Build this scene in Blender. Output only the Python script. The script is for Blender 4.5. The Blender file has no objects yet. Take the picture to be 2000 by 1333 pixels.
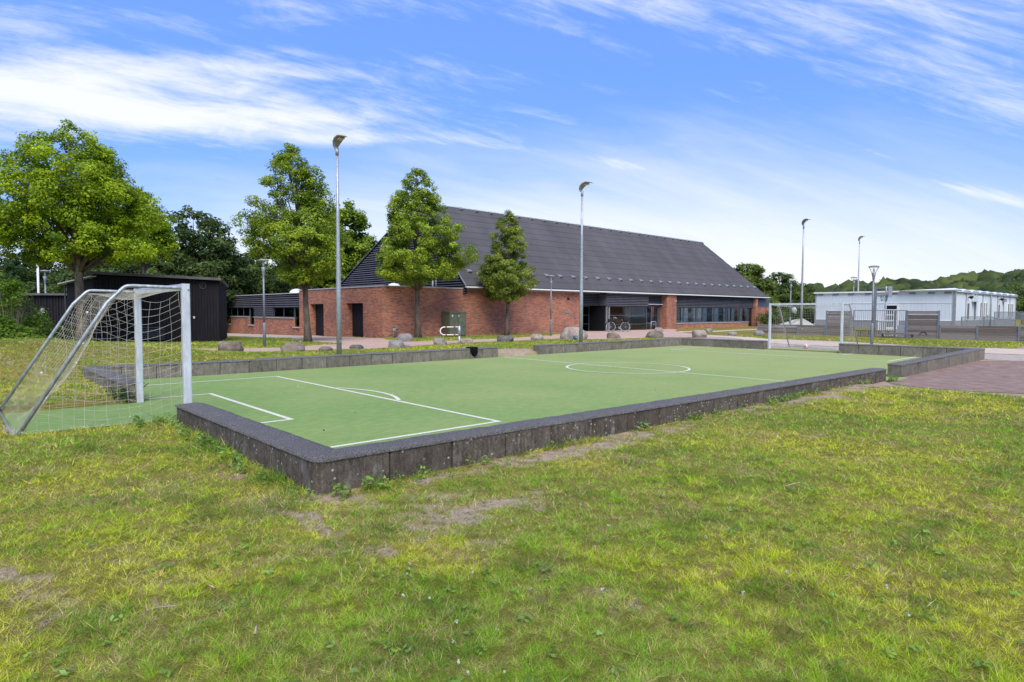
import bpy, bmesh, math, random
import numpy as np
from mathutils import Vector, Matrix, noise as mnoise

random.seed(7)
RNG = np.random.default_rng(11)
scene = bpy.context.scene
COL = scene.collection
PI = math.pi
R = math.radians

# ------------------------------------------------------------------ camera
F_PX, PITCH, YAW, ROLL = 1219.31, R(2.769), R(47.749), R(0.179)
CAM = Vector((-2.3714, -5.1591, 1.7077))
fw = Vector((math.cos(YAW), math.sin(YAW), 0)); rt = Vector((math.sin(YAW), -math.cos(YAW), 0)); up = Vector((0, 0, 1))
A_ = fw * math.cos(PITCH) - up * math.sin(PITCH)
U0 = fw * math.sin(PITCH) + up * math.cos(PITCH)
R_ = rt * math.cos(ROLL) + U0 * math.sin(ROLL)
U_ = U0 * math.cos(ROLL) - rt * math.sin(ROLL)
cam = bpy.data.cameras.new('camera'); cam.sensor_fit = 'HORIZONTAL'; cam.sensor_width = 36
cam.lens = 36 * F_PX / 2000; cam.clip_start = 0.05; cam.clip_end = 3000
camo = bpy.data.objects.new('camera', cam); COL.objects.link(camo); scene.camera = camo
M = Matrix.Identity(4)
for i in range(3):
    M[i][0] = R_[i]; M[i][1] = U_[i]; M[i][2] = -A_[i]; M[i][3] = CAM[i]
camo.matrix_world = M

# ------------------------------------------------------------------ light
SUN_EL, SUN_ROT = R(52), R(214)
sun_dir = Vector((math.sin(SUN_ROT) * math.cos(SUN_EL), math.cos(SUN_ROT) * math.cos(SUN_EL), math.sin(SUN_EL)))
sl = bpy.data.lights.new('sun', 'SUN'); sl.energy = 3.0; sl.angle = R(42); sl.color = (1.0, 0.93, 0.82)
so = bpy.data.objects.new('sun', sl); COL.objects.link(so)
so.rotation_euler = (-sun_dir).to_track_quat('-Z', 'Y').to_euler(); so.location = (0, 0, 60)

SKY_STRENGTH = 0.12
w = bpy.data.worlds.new('World'); scene.world = w; w.use_nodes = True
nt = w.node_tree; nt.nodes.clear(); N = nt.nodes; Lk = nt.links
def wn(t, **k):
    n = N.new(t)
    for a, b in k.items(): setattr(n, a, b)
    return n
def wm(op, a, b=None, c=None):
    n = N.new('ShaderNodeMath'); n.operation = op
    for i, v in enumerate((a, b, c)):
        if v is None: continue
        if isinstance(v, (int, float)): n.inputs[i].default_value = v
        else: Lk.new(v, n.inputs[i])
    return n.outputs[0]
sky = wn('ShaderNodeTexSky'); sky.sky_type = 'NISHITA'; sky.sun_disc = False
sky.sun_elevation = SUN_EL; sky.sun_rotation = SUN_ROT; sky.air_density = 1.0; sky.dust_density = 0.6; sky.ozone_density = 2.5
hs = wn('ShaderNodeHueSaturation'); hs.inputs['Saturation'].default_value = 1.22; hs.inputs['Value'].default_value = 1.18; hs.inputs['Hue'].default_value = 0.512
Lk.new(sky.outputs[0], hs.inputs['Color'])
tc = wn('ShaderNodeTexCoord'); sep = wn('ShaderNodeSeparateXYZ')
Lk.new(tc.outputs['Generated'], sep.inputs[0])
dx, dy, dz = sep.outputs
# bearing (degrees, clockwise from the south-west to north-east axis of the pitch) and elevation (degrees)
fx = wm('ADD', wm('MULTIPLY', dx, fw.x), wm('MULTIPLY', dy, fw.y))
rx = wm('ADD', wm('MULTIPLY', dx, rt.x), wm('MULTIPLY', dy, rt.y))
az = wm('MULTIPLY', wm('ARCTAN2', rx, fx), 180 / PI)
el0 = wm('MULTIPLY', wm('ARCSINE', dz), 180 / PI)
azc = wm('MAXIMUM', wm('MINIMUM', az, 55), -55)
el = wm('ADD', el0, wm('MULTIPLY', wm('MULTIPLY', azc, azc), .0036))   # the cloud bands arch over the view axis
def nz(sx, sy, ang, scale, detail, rough, dist, off=0.0):
    c, s = math.cos(R(ang)), math.sin(R(ang))
    a = wm('ADD', wm('MULTIPLY', az, c * sx), wm('MULTIPLY', el, s * sx))
    b = wm('ADD', wm('MULTIPLY', az, -s * sy), wm('MULTIPLY', el, c * sy))
    cb = wn('ShaderNodeCombineXYZ'); Lk.new(a, cb.inputs[0]); Lk.new(b, cb.inputs[1]); cb.inputs[2].default_value = off
    n = wn('ShaderNodeTexNoise'); n.inputs['Scale'].default_value = scale; n.inputs['Detail'].default_value = detail
    n.inputs['Roughness'].default_value = rough; n.inputs['Distortion'].default_value = dist
    Lk.new(cb.outputs[0], n.inputs['Vector']); return n.outputs['Fac']
def ell(a0, e0, ra, re, tilt, amp):
    c, s = math.cos(R(tilt)), math.sin(R(tilt))
    da = wm('SUBTRACT', az, a0); de = wm('SUBTRACT', el, e0)
    p = wm('MULTIPLY', wm('ADD', wm('MULTIPLY', da, c), wm('MULTIPLY', de, s)), 1 / ra)
    q = wm('MULTIPLY', wm('SUBTRACT', wm('MULTIPLY', de, c), wm('MULTIPLY', da, s)), 1 / re)
    r2 = wm('ADD', wm('MULTIPLY', p, p), wm('MULTIPLY', q, q))
    return wm('MULTIPLY', wm('POWER', 2.718, wm('MULTIPLY', r2, -1)), amp)
streak = nz(0.035, 0.24, -12, 1.6, 8, 0.62, 0.35, 3.0)
puff = nz(0.10, 0.36, -12, 1.5, 9, 0.66, 0.5, 9.0)
fibre = nz(0.05, 0.9, -16, 1.6, 8, 0.7, 0.4, 5.0)
dens = wm('ADD', wm('MULTIPLY', streak, 0.5), wm('ADD', wm('MULTIPLY', puff, 0.32), wm('MULTIPLY', fibre, 0.18)))
bias = None
for e in [(-31, 19.6, 15, 2.3, 0, .40), (-38, 21.6, 9, 1.8, 0, .30), (-22, 17.2, 13, 1.3, -3, .36), (-12, 15.3, 10, .65, -2, .34), (-20, 21.0, 10, 1.2, -4, .16), (-34, 24.5, 14, .9, 0, .10), (-4, 26.0, 18, 2.2, 0, .16),
          (9.5, 13.1, 6.5, .8, -4, .40), (1, 14.2, 6, .4, -4, .16), (18, 24.9, 14, 1.8, -8, .15), (31, 22.5, 12, 2.6, -12, .13), (37, 19.8, 8, 2.2, -12, .30), (38, 13.4, 6, .9, -3, .34), (30, 10.6, 4, .5, -2, .16), (33, 27, 14, 2, -6, .2),
          (75, 24, 22, 7, 0, .35), (110, 34, 25, 9, 0, .35), (-85, 30, 22, 8, 0, .35), (-130, 34, 26, 10, 0, .35), (160, 34, 25, 9, 0, .35), (0, 44, 28, 8, 0, .30), (-60, 58, 24, 9, 0, .30), (60, 60, 24, 9, 0, .3)]:
    b = ell(*e); bias = b if bias is None else wm('ADD', bias, b)
val = wm('ADD', wm('ADD', wm('MULTIPLY', dens, 1.9), -.45), bias)
mr = wn('ShaderNodeMapRange'); mr.interpolation_type = 'SMOOTHSTEP'
mr.inputs['From Min'].default_value = 0.52; mr.inputs['From Max'].default_value = 1.12
Lk.new(val, mr.inputs['Value'])
cloudf = wm('MULTIPLY', mr.outputs[0], 0.94)
# thin veil of high cloud low down, whiter to the right
vz = wn('ShaderNodeMapRange'); vz.interpolation_type = 'SMOOTHSTEP'
vz.inputs['From Min'].default_value = 15.5; vz.inputs['From Max'].default_value = -1.0
vz.inputs['To Min'].default_value = 0.0; vz.inputs['To Max'].default_value = 1.0
side = wm('MULTIPLY', ell(26, 0, 38, 60, 0, 1), 4.2)
Lk.new(wm('SUBTRACT', wm('ADD', el, wm('MULTIPLY', wm('SUBTRACT', streak, .5), 9)), side), vz.inputs['Value'])
veil = wm('MULTIPLY', wm('POWER', vz.outputs[0], .85), 1.0)
flat = wn('ShaderNodeMixRGB'); flat.inputs[0].default_value = .62; Lk.new(hs.outputs[0], flat.inputs[1]); flat.inputs[2].default_value = (1.22, 2.55, 6.7, 1)
tot = wm('MINIMUM', wm('MAXIMUM', cloudf, wm('ADD', veil, wm('MULTIPLY', cloudf, .2))), 0.97)
mx = wn('ShaderNodeMixRGB'); Lk.new(tot, mx.inputs[0]); Lk.new(flat.outputs[0], mx.inputs[1])
mx.inputs[2].default_value = (5.75, 5.9, 6.15, 1)
bg = wn('ShaderNodeBackground'); bg.inputs[1].default_value = SKY_STRENGTH
wo = wn('ShaderNodeOutputWorld'); Lk.new(mx.outputs[0], bg.inputs[0]); Lk.new(bg.outputs[0], wo.inputs[0])

scene.view_settings.view_transform = 'Standard'; scene.view_settings.look = 'None'
scene.view_settings.exposure = 0.55; scene.view_settings.gamma = 1; scene.view_settings.use_curve_mapping = False
scene.render.engine = 'CYCLES'
scene.cycles.max_bounces = 6; scene.cycles.transparent_max_bounces = 12

# ------------------------------------------------------------------ helpers
class MB:
    def __init__(s): s.v = []; s.f = []
    def add(s, vs, fs):
        b = len(s.v); s.v += [tuple(v) for v in vs]; s.f += [tuple(b + i for i in f) for f in fs]; return s
    def box(s, x0, x1, y0, y1, z0, z1):
        return s.add([(x, y, z) for z in (z0, z1) for y in (y0, y1) for x in (x0, x1)],
                     [(0, 2, 3, 1), (4, 5, 7, 6), (0, 1, 5, 4), (2, 6, 7, 3), (0, 4, 6, 2), (1, 3, 7, 5)])
    def obox(s, c, ax, ay, az_):
        c, ax, ay, az_ = map(Vector, (c, ax, ay, az_))
        return s.add([c + ax * i + ay * j + az_ * k for k in (-1, 1) for j in (-1, 1) for i in (-1, 1)],
                     [(0, 2, 3, 1), (4, 5, 7, 6), (0, 1, 5, 4), (2, 6, 7, 3), (0, 4, 6, 2), (1, 3, 7, 5)])
    def tube(s, pts, rad, n=8, caps=True):
        pts = [Vector(p) for p in pts]; m = len(pts)
        rs = rad if isinstance(rad, (list, tuple)) else [rad] * m
        t0 = (pts[1] - pts[0]).normalized(); ref = Vector((0, 0, 1)) if abs(t0.z) < .9 else Vector((1, 0, 0))
        b = len(s.v); u = t0.cross(ref).normalized()
        for i, p in enumerate(pts):
            t = (pts[min(i + 1, m - 1)] - pts[max(i - 1, 0)]).normalized()
            u = (u - t * u.dot(t)).normalized(); v = t.cross(u)
            for k in range(n):
                a = 2 * PI * k / n; s.v.append(tuple(p + (u * math.cos(a) + v * math.sin(a)) * rs[i]))
        for i in range(m - 1):
            for k in range(n):
                k2 = (k + 1) % n; s.f.append((b + i * n + k, b + i * n + k2, b + (i + 1) * n + k2, b + (i + 1) * n + k))
        if caps:
            s.f.append(tuple(b + k for k in reversed(range(n)))); s.f.append(tuple(b + (m - 1) * n + k for k in range(n)))
        return s
    def lathe(s, prof, c=(0, 0, 0), n=16):
        b = len(s.v)
        for r_, z in prof:
            for k in range(n):
                a = 2 * PI * k / n; s.v.append((c[0] + r_ * math.cos(a), c[1] + r_ * math.sin(a), c[2] + z))
        for i in range(len(prof) - 1):
            for k in range(n):
                k2 = (k + 1) % n; s.f.append((b + i * n + k, b + i * n + k2, b + (i + 1) * n + k2, b + (i + 1) * n + k))
        return s
    def prism(s, poly, z0, z1):
        n = len(poly)
        return s.add([(x, y, z0) for x, y in poly] + [(x, y, z1) for x, y in poly],
                     [tuple(reversed(range(n))), tuple(range(n, 2 * n))] + [(i, (i + 1) % n, n + (i + 1) % n, n + i) for i in range(n)])
    def mesh(s, name, m, smooth=False):
        me = bpy.data.meshes.new(name); me.from_pydata(s.v, [], s.f)
        if m: me.materials.append(m)
        if smooth: me.polygons.foreach_set('use_smooth', [True] * len(me.polygons))
        me.update(); return me
    def build(s, name, m, parent=None, smooth=False):
        return link(name, s.mesh(name, m, smooth), parent)
def link(name, me, parent=None, loc=None, scale=None, rot=None):
    """me is in the parent's local frame when the parent is rotated, else in world coordinates"""
    o = bpy.data.objects.new(name, me); COL.objects.link(o)
    base = Vector()
    if parent is not None:
        o.parent = parent; q = parent; world = True
        while q is not None:
            base = base + q.location
            if q.parent is None: world = bool(q.get('_world', 1))
            q = q.parent
        if not world: base = Vector()
        o.location = -base
    if loc is not None: o.location = Vector(loc) - base
    if scale is not None: o.scale = scale
    if rot is not None: o.rotation_euler = rot
    return o
def tag(o, label=None, cat=None, group=None, kind=None):
    if label: o['label'] = label
    if cat: o['category'] = cat
    if group: o['group'] = group
    if kind: o['kind'] = kind
    return o
def empty(name, loc, label, cat, group=None, rz=0, world=1):
    o = bpy.data.objects.new(name, None); COL.objects.link(o); o.location = loc; o.rotation_euler = (0, 0, rz)
    o['_world'] = world
    o.empty_display_size = .2
    return tag(o, label, cat, group)
def copy_tree(o, parent=None):
    kids = list(o.children); c = o.copy(); COL.objects.link(c)
    if parent is not None: c.parent = parent
    for k in kids: copy_tree(k, c)
    return c

# ------------------------------------------------------------------ materials
def mat(name, col, rough=.8, spec=.3, metal=0, noise=None, bump=None, ramp=None):
    """noise=(scale, amount, detail, (stretch xyz)); bump=(scale, strength)"""
    m = bpy.data.materials.new(name); m.use_nodes = True; n_ = m.node_tree.nodes; l_ = m.node_tree.links
    p = n_['Principled BSDF']; p.inputs['Base Color'].default_value = (*col, 1); p.inputs['Roughness'].default_value = rough
    p.inputs['Specular IOR Level'].default_value = spec; p.inputs['Metallic'].default_value = metal
    geo = n_.new('ShaderNodeNewGeometry')
    if noise:
        sc, am, de, st = noise
        mp = n_.new('ShaderNodeMapping'); mp.inputs['Scale'].default_value = st; l_.new(geo.outputs['Position'], mp.inputs[0])
        t = n_.new('ShaderNodeTexNoise'); t.inputs['Scale'].default_value = sc; t.inputs['Detail'].default_value = de; t.inputs['Roughness'].default_value = .65
        l_.new(mp.outputs[0], t.inputs['Vector'])
        r = n_.new('ShaderNodeValToRGB'); l_.new(t.outputs[0], r.inputs[0])
        if ramp:
            while len(r.color_ramp.elements) < len(ramp): r.color_ramp.elements.new(.5)
            for e, (po, c) in zip(r.color_ramp.elements, ramp): e.position = po; e.color = (*c, 1)
        else:
            r.color_ramp.elements[0].position = .3; r.color_ramp.elements[1].position = .7
            r.color_ramp.elements[0].color = (*[c * (1 - am) for c in col], 1); r.color_ramp.elements[1].color = (*[min(1, c * (1 + am)) for c in col], 1)
        l_.new(r.outputs[0], p.inputs['Base Color'])
    if bump:
        t = n_.new('ShaderNodeTexNoise'); t.inputs['Scale'].default_value = bump[0]; t.inputs['Detail'].default_value = 5
        l_.new(geo.outputs['Position'], t.inputs['Vector'])
        b = n_.new('ShaderNodeBump'); b.inputs['Strength'].default_value = bump[1]; b.inputs['Distance'].default_value = bump[2] if len(bump) > 2 else .01
        l_.new(t.outputs[0], b.inputs['Height']); l_.new(b.outputs[0], p.inputs['Normal'])
    return m
class NG:
    """tiny node-graph helper"""
    def __init__(s, m): s.n = m.node_tree.nodes; s.l = m.node_tree.links; s.p = s.n['Principled BSDF']; s.geo = s.n.new('ShaderNodeNewGeometry'); s.pos = s.geo.outputs['Position']
    def mapping(s, st=(1, 1, 1), rot=(0, 0, 0), src=None):
        mp = s.n.new('ShaderNodeMapping'); mp.inputs['Scale'].default_value = st; mp.inputs['Rotation'].default_value = rot; s.l.new(src or s.pos, mp.inputs[0]); return mp.outputs[0]
    def noise(s, sc, de=4, ro=.6, vec=None, di=0):
        t = s.n.new('ShaderNodeTexNoise'); t.inputs['Scale'].default_value = sc; t.inputs['Detail'].default_value = de; t.inputs['Roughness'].default_value = ro; t.inputs['Distortion'].default_value = di
        s.l.new(vec or s.pos, t.inputs['Vector']); return t.outputs[0]
    def ramp(s, f, stops):
        r = s.n.new('ShaderNodeValToRGB'); s.l.new(f, r.inputs[0])
        while len(r.color_ramp.elements) < len(stops): r.color_ramp.elements.new(.5)
        for e, (po, c) in zip(r.color_ramp.elements, stops): e.position = po; e.color = (*(c if isinstance(c, (tuple, list)) else (c, c, c)), 1)
        return r.outputs[0]
    def mix(s, f, a, b, mode='MIX'):
        m = s.n.new('ShaderNodeMixRGB'); m.blend_type = mode
        for i, v in enumerate((f, a, b)):
            if isinstance(v, (int, float)): m.inputs[i].default_value = v
            elif isinstance(v, (tuple, list)): m.inputs[i].default_value = (*v, 1)
            else: s.l.new(v, m.inputs[i])
        return m.outputs[0]
    def math(s, op, a, b=0.0):
        m = s.n.new('ShaderNodeMath'); m.operation = op
        for i, v in enumerate((a, b)):
            if isinstance(v, (int, float)): m.inputs[i].default_value = v
            else: s.l.new(v, m.inputs[i])
        return m.outputs[0]
    def bump(s, h, st, di=.01):
        b = s.n.new('ShaderNodeBump'); b.inputs['Strength'].default_value = st; b.inputs['Distance'].default_value = di
        s.l.new(h, b.inputs['Height']); s.l.new(b.outputs[0], s.p.inputs['Normal'])
    def col(s, c): s.l.new(c, s.p.inputs['Base Color'])

GRASS_A, GRASS_B, GRASS_C = (.125, .205, .018), (.255, .300, .030), (.30, .265, .085)
SOIL = (.36, .285, .215)

# ground: attribute 'soil' picks bare earth, the rest is turf with patches of drier grass
m_ground = mat('ground_grass', (.1, .15, .02), .95, .05)
g = NG(m_ground)
n1 = g.noise(.55, 5, .65); n2 = g.noise(5.5, 6, .7); n3 = g.noise(28, 5, .75)
gc = g.mix(g.ramp(n1, [(.35, 0), (.65, 1)]), (.135, .14, .018), (.26, .22, .045))
gc = g.mix(g.ramp(n2, [(.42, 0), (.72, 1)]), gc, (.27, .21, .08))
n4 = g.noise(130, 5, .85)
gc = g.mix(.45, gc, g.ramp(n3, [(.3, .45), (.7, 1.0)]), 'MULTIPLY')
gc = g.mix(1.0, gc, g.ramp(n4, [(.36, .35), (.64, 1.75)]), 'MULTIPLY')
at = g.n.new('ShaderNodeAttribute'); at.attribute_name = 'soil'
sc_ = g.mix(g.ramp(g.noise(9, 6, .7), [(.3, 0), (.7, 1)]), (.27, .20, .14), (.44, .345, .255))
sc_ = g.mix(.8, sc_, g.ramp(n4, [(.35, .6), (.65, 1.35)]), 'MULTIPLY')
sf = g.math('ADD', at.outputs['Fac'], g.math('ADD', g.math('MULTIPLY', g.math('SUBTRACT', n3, .5), .7), g.math('MULTIPLY', g.math('SUBTRACT', n4, .5), .6)))
gc = g.mix(g.ramp(sf, [(.4, 0), (.6, 1)]), gc, sc_)
g.col(gc); g.bump(n3, .6, .03)

m_blade = mat('grass_blade', (.15, .2, .03), .55, .25)
g = NG(m_blade); at = g.n.new('ShaderNodeAttribute'); at.attribute_name = 'Col'; g.col(at.outputs['Color'])
tr = g.n.new('ShaderNodeBsdfTranslucent'); g.l.new(at.outputs['Color'], tr.inputs[0])
ms = g.n.new('ShaderNodeMixShader'); ms.inputs[0].default_value = .30
out = g.n['Material Output']; g.l.new(g.p.outputs[0], ms.inputs[1]); g.l.new(tr.outputs[0], ms.inputs[2]); g.l.new(ms.outputs[0], out.inputs[0])
m_leaf = m_blade.copy(); m_leaf.name = 'leaf'; m_leaf.node_tree.nodes['Principled BSDF'].inputs['Roughness'].default_value = .5
[n for n in m_leaf.node_tree.nodes if n.type == 'MIX_SHADER'][0].inputs[0].default_value = .46

m_turf = mat('artificial_turf', (.2, .3, .13), .9, .15)
g = NG(m_turf)
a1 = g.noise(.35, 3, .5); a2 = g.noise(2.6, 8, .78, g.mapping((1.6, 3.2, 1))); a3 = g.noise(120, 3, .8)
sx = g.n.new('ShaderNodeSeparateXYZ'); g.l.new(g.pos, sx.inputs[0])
mottled = g.math('MINIMUM', g.math('MAXIMUM', g.math('ADD', g.math('MULTIPLY', sx.outputs[0], .045), g.math('MULTIPLY', g.math('SUBTRACT', a1, .42), 1.6)), 0.0), 1.0)  # mix to paler turf: rises with x, varied by noise
tcx = g.mix(mottled, (.165, .275, .078), (.290, .338, .122))
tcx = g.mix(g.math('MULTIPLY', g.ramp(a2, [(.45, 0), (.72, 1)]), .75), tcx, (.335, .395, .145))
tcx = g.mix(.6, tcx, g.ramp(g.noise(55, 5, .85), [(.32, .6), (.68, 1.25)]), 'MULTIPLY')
g.col(tcx); g.bump(a3, .5, .012)
m_line = mat('turf_line_white', (.62, .61, .49), .85, .15, noise=(30, .3, 7, (1, 1, 1)), bump=(120, .3))

def concrete(name, a, b, streak_amt, spots):
    m = mat(name, a, .9, .15); g = NG(m)
    s1 = g.mix(.35, g.noise(5.0, 8, .78, g.mapping((1.3, 1.3, .9))), g.noise(9.0, 5, .7, g.mapping((3.2, 3.2, .45)))); s2 = g.noise(22, 6, .75); s3 = g.noise(1.3, 4, .6)
    c = g.mix(g.ramp(s1, [(.38, 0), (.66, 1)]), a, b)
    c = g.mix(.85, c, g.ramp(g.noise(45, 6, .85), [(.34, .35), (.66, 1.7)]), 'MULTIPLY')
    c = g.mix(g.math('MULTIPLY', g.ramp(s3, [(.55, 0), (.75, 1)]), streak_amt), c, (.045, .04, .036))
    oi = g.n.new('ShaderNodeObjectInfo')
    c = g.mix(.6, c, g.ramp(oi.outputs['Random'], [(0, .72), (1, 1.15)]), 'MULTIPLY')
    if spots:
        vo = g.n.new('ShaderNodeTexVoronoi'); vo.inputs['Scale'].default_value = 14; g.l.new(g.pos, vo.inputs['Vector'])
        sm = g.math('MULTIPLY', g.ramp(vo.outputs['Distance'], [(.13, 1), (.2, 0)]), g.ramp(g.noise(4.5, 3, .5), [(.42, 0), (.52, 1)]))
        c = g.mix(g.math('MULTIPLY', sm, .85), c, (.45, .45, .40))
        w2 = g.math('MULTIPLY', g.ramp(g.noise(2.2, 5, .7, g.mapping((2.5, 2.5, 1.2))), [(.58, 0), (.72, 1)]), .5)
        c = g.mix(g.math('MULTIPLY', w2, 1.4), c, (.27, .265, .25))
    g.col(c); g.bump(s2, .7, .012); return m
m_conc = concrete('concrete_dark_weathered', (.046, .037, .029), (.185, .155, .125), .25, True)
m_conc2 = concrete('concrete_grey_weathered', (.115, .102, .082), (.28, .252, .205), .5, False)
m_cap = mat('rubber_granulate_cap', (.07, .07, .078), .9, .3)
g = NG(m_cap); c1 = g.noise(75, 4, .85); g.col(g.mix(g.ramp(g.noise(2.5, 5, .6), [(.35, 0), (.7, 1)]), g.ramp(c1, [(.41, (.026, .025, .025)), (.60, (.36, .345, .325))]), g.ramp(c1, [(.35, (.06, .055, .05)), (.66, (.27, .25, .23))]))); g.bump(c1, 1.0, .03)

def brick(name, rot=(0, 0, 0)):
    m = mat(name, (.3, .12, .08), .9, .15); g = NG(m)
    # coordinate along the wall = x + y, height = z
    sp = g.n.new('ShaderNodeSeparateXYZ'); g.l.new(g.pos, sp.inputs[0])
    u_ = g.math('ADD', sp.outputs[0], sp.outputs[1]); cb = g.n.new('ShaderNodeCombineXYZ'); g.l.new(u_, cb.inputs[0]); g.l.new(sp.outputs[2], cb.inputs[1])
    br = g.n.new('ShaderNodeTexBrick'); g.l.new(cb.outputs[0], br.inputs['Vector'])
    br.inputs['Scale'].default_value = 1; br.inputs['Brick Width'].default_value = .24; br.inputs['Row Height'].default_value = .0745
    br.inputs['Mortar Size'].default_value = .012; br.inputs['Mortar Smooth'].default_value = .1; br.inputs['Bias'].default_value = -.1
    br.inputs['Color1'].default_value = (.60, .195, .090, 1); br.inputs['Color2'].default_value = (.17, .062, .052, 1); br.inputs['Mortar'].default_value = (.40, .27, .205, 1)
    big = g.noise(.55, 5, .6); fine = g.noise(9, 5, .7)
    c = g.mix(g.math('MULTIPLY', g.ramp(big, [(.45, 0), (.7, 1)]), .5), br.outputs['Color'], (.155, .075, .072))
    c = g.mix(.5, c, g.ramp(fine, [(.3, .65), (.75, 1.2)]), 'MULTIPLY')
    wh = g.math('MULTIPLY', g.ramp(g.noise(1.1, 5, .7), [(.60, 0), (.75, 1)]), .22); c = g.mix(wh, c, (.5, .42, .38))
    g.col(c); g.bump(br.outputs['Fac'], -.6, .01); return m
m_brick = brick('red_brick')
m_black = mat('black_stained_wood', (.013, .012, .016), .75, .25, noise=(3, .5, 5, (6, 6, .4)), bump=(14, .3, .004))
m_slat = mat('blue_black_cladding', (.105, .102, .118), .5, .4, noise=(2, .25, 5, (1, 1, 1)))
m_dark = mat('dark_backing', (.012, .012, .015), .8, .2)
m_roof = mat('dark_fibre_cement', (.055, .055, .068), .62, .35)
g = NG(m_roof); oi = g.n.new('ShaderNodeObjectInfo')
c = g.mix(g.ramp(g.noise(.6, 6, .65, g.mapping((1, .35, .35))), [(.35, 0), (.7, 1)]), (.052, .050, .058), (.078, .075, .083))
g.col(g.mix(.5, c, g.ramp(oi.outputs['Random'], [(0, .85), (1, 1.12)]), 'MULTIPLY'))
m_galv = mat('galvanised_steel', (.40, .42, .44), .5, .5, .5, noise=(22, .35, 6, (1, 1, .5)))
m_galv_d = mat('grey_steel_paint', (.21, .23, .25), .5, .4, .2, noise=(10, .2, 4, (1, 1, 1)))
m_alu = mat('white_aluminium', (.60, .63, .66), .42, .5, .15, noise=(9, .22, 7, (1.5, 1.5, .35)))
m_white = mat('white_paint', (.78, .78, .77), .5, .4, noise=(5, .06, 4, (1, 1, 1)))
m_dome = mat('white_acrylic_dome', (.80, .82, .82), .25, .5, noise=(2, .05, 3, (1, 1, 1)))
m_trim = mat('pale_metal_flashing', (.55, .55, .54), .45, .5, .2, noise=(3, .15, 4, (1, 1, 1)))
m_frame = mat('grey_blue_window_frame', (.075, .085, .10), .4, .5, noise=(8, .15, 3, (1, 1, 1)))
m_net = mat('net_cord', (.46, .43, .35), .85, .1, noise=(3, .3, 3, (1, 1, 1)))
m_head = mat('lamp_head_bronze', (.27, .245, .21), .5, .4, noise=(9, .2, 3, (1, 1, 1)))
m_lens = mat('lamp_lens', (.55, .45, .33), .3, .5)
m_olive = mat('olive_cabinet_paint', (.125, .14, .085), .55, .35, noise=(5, .25, 5, (1, 1, 1)))
m_red = mat('red_reflective_tape', (.55, .03, .025), .4, .4)
m_rubber = mat('black_rubber', (.015, .015, .016), .7, .3)
m_wood = mat('grey_brown_board', (.2, .16, .14), .85, .15)
g = NG(m_wood); oi = g.n.new('ShaderNodeObjectInfo')
gr = g.noise(3, 7, .75, g.mapping((.6, 1.2, 26)))
c = g.mix(g.ramp(oi.outputs['Random'], [(0, 0), (1, 1)]), (.165, .135, .12), (.30, .27, .25))
c = g.mix(.75, c, g.ramp(gr, [(.3, .5), (.7, 1.25)]), 'MULTIPLY'); g.col(c); g.bump(gr, .5, .01)
m_cont = mat('pale_blue_white_panel', (.64, .70, .74), .45, .4, noise=(.9, .05, 4, (1, 1, .5)))
m_contg = mat('grey_plinth', (.27, .28, .29), .6, .3, noise=(3, .12, 4, (1, 1, 1)))
m_bark = mat('bark', (.16, .13, .10), .95, .1, noise=(7, .55, 7, (1, 1, .25)), bump=(22, .9, .03))
m_pave = mat('pink_paving', (.4, .31, .29), .9, .15)
g = NG(m_pave); br = g.n.new('ShaderNodeTexBrick'); g.l.new(g.mapping((1, 1, 1), (0, 0, .1)), br.inputs['Vector'])
br.inputs['Scale'].default_value = 1; br.inputs['Brick Width'].default_value = .21; br.inputs['Row Height'].default_value = .105; br.inputs['Mortar Size'].default_value = .006
br.inputs['Color1'].default_value = (.55, .37, .285, 1); br.inputs['Color2'].default_value = (.45, .31, .24, 1); br.inputs['Mortar'].default_value = (.27, .23, .2, 1)
g.col(g.mix(.6, br.outputs['Color'], g.ramp(g.noise(1.4, 6, .7), [(.3, .78), (.7, 1.2)]), 'MULTIPLY'))
m_path = mat('pale_asphalt_path', (.52, .42, .33), .9, .15, noise=(2.5, .14, 7, (1, 1, 1)), bump=(60, .3, .01))
m_grey_path = mat('grey_paving', (.40, .345, .29), .9, .15, noise=(3, .18, 7, (1, 1, 1)), bump=(60, .3, .01))
m_asph = mat('reddish_asphalt', (.17, .115, .12), .9, .2, noise=(3, .3, 8, (1, 1, 1)), bump=(70, .6, .01),
             ramp=[(.3, (.17, .11, .085)), (.5, (.24, .165, .13)), (.72, (.32, .24, .19))])
m_gravel = mat('sandy_gravel', (.42, .35, .29), .95, .1, noise=(5, .2, 9, (1, 1, 1)), bump=(45, .8, .02),
               ramp=[(.3, (.30, .245, .20)), (.5, (.40, .335, .275)), (.7, (.50, .43, .37))])
m_cloth = mat('black_cloth', (.008, .008, .009), .95, .05)
def glass(name, tint, refl, rough=.02, base=.25):
    m = bpy.data.materials.new(name); m.use_nodes = True; n_ = m.node_tree.nodes; l_ = m.node_tree.links; n_.clear()
    t = n_.new('ShaderNodeBsdfTransparent'); t.inputs[0].default_value = (*tint, 1)
    gl = n_.new('ShaderNodeBsdfGlossy'); gl.inputs['Roughness'].default_value = rough; gl.inputs['Color'].default_value = (*refl, 1)
    lw = n_.new('ShaderNodeLayerWeight'); lw.inputs[0].default_value = base
    mx_ = n_.new('ShaderNodeMixShader'); o_ = n_.new('ShaderNodeOutputMaterial')
    l_.new(lw.outputs['Fresnel'], mx_.inputs[0]); l_.new(t.outputs[0], mx_.inputs[1]); l_.new(gl.outputs[0], mx_.inputs[2]); l_.new(mx_.outputs[0], o_.inputs[0])
    return m
m_glass = glass('window_glass', (.82, .86, .88), (.9, .95, 1), .02, .45)
m_lampglass = glass('clear_lamp_glass', (.95, .96, .97), (.9, .95, 1), .05, .12)
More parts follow.
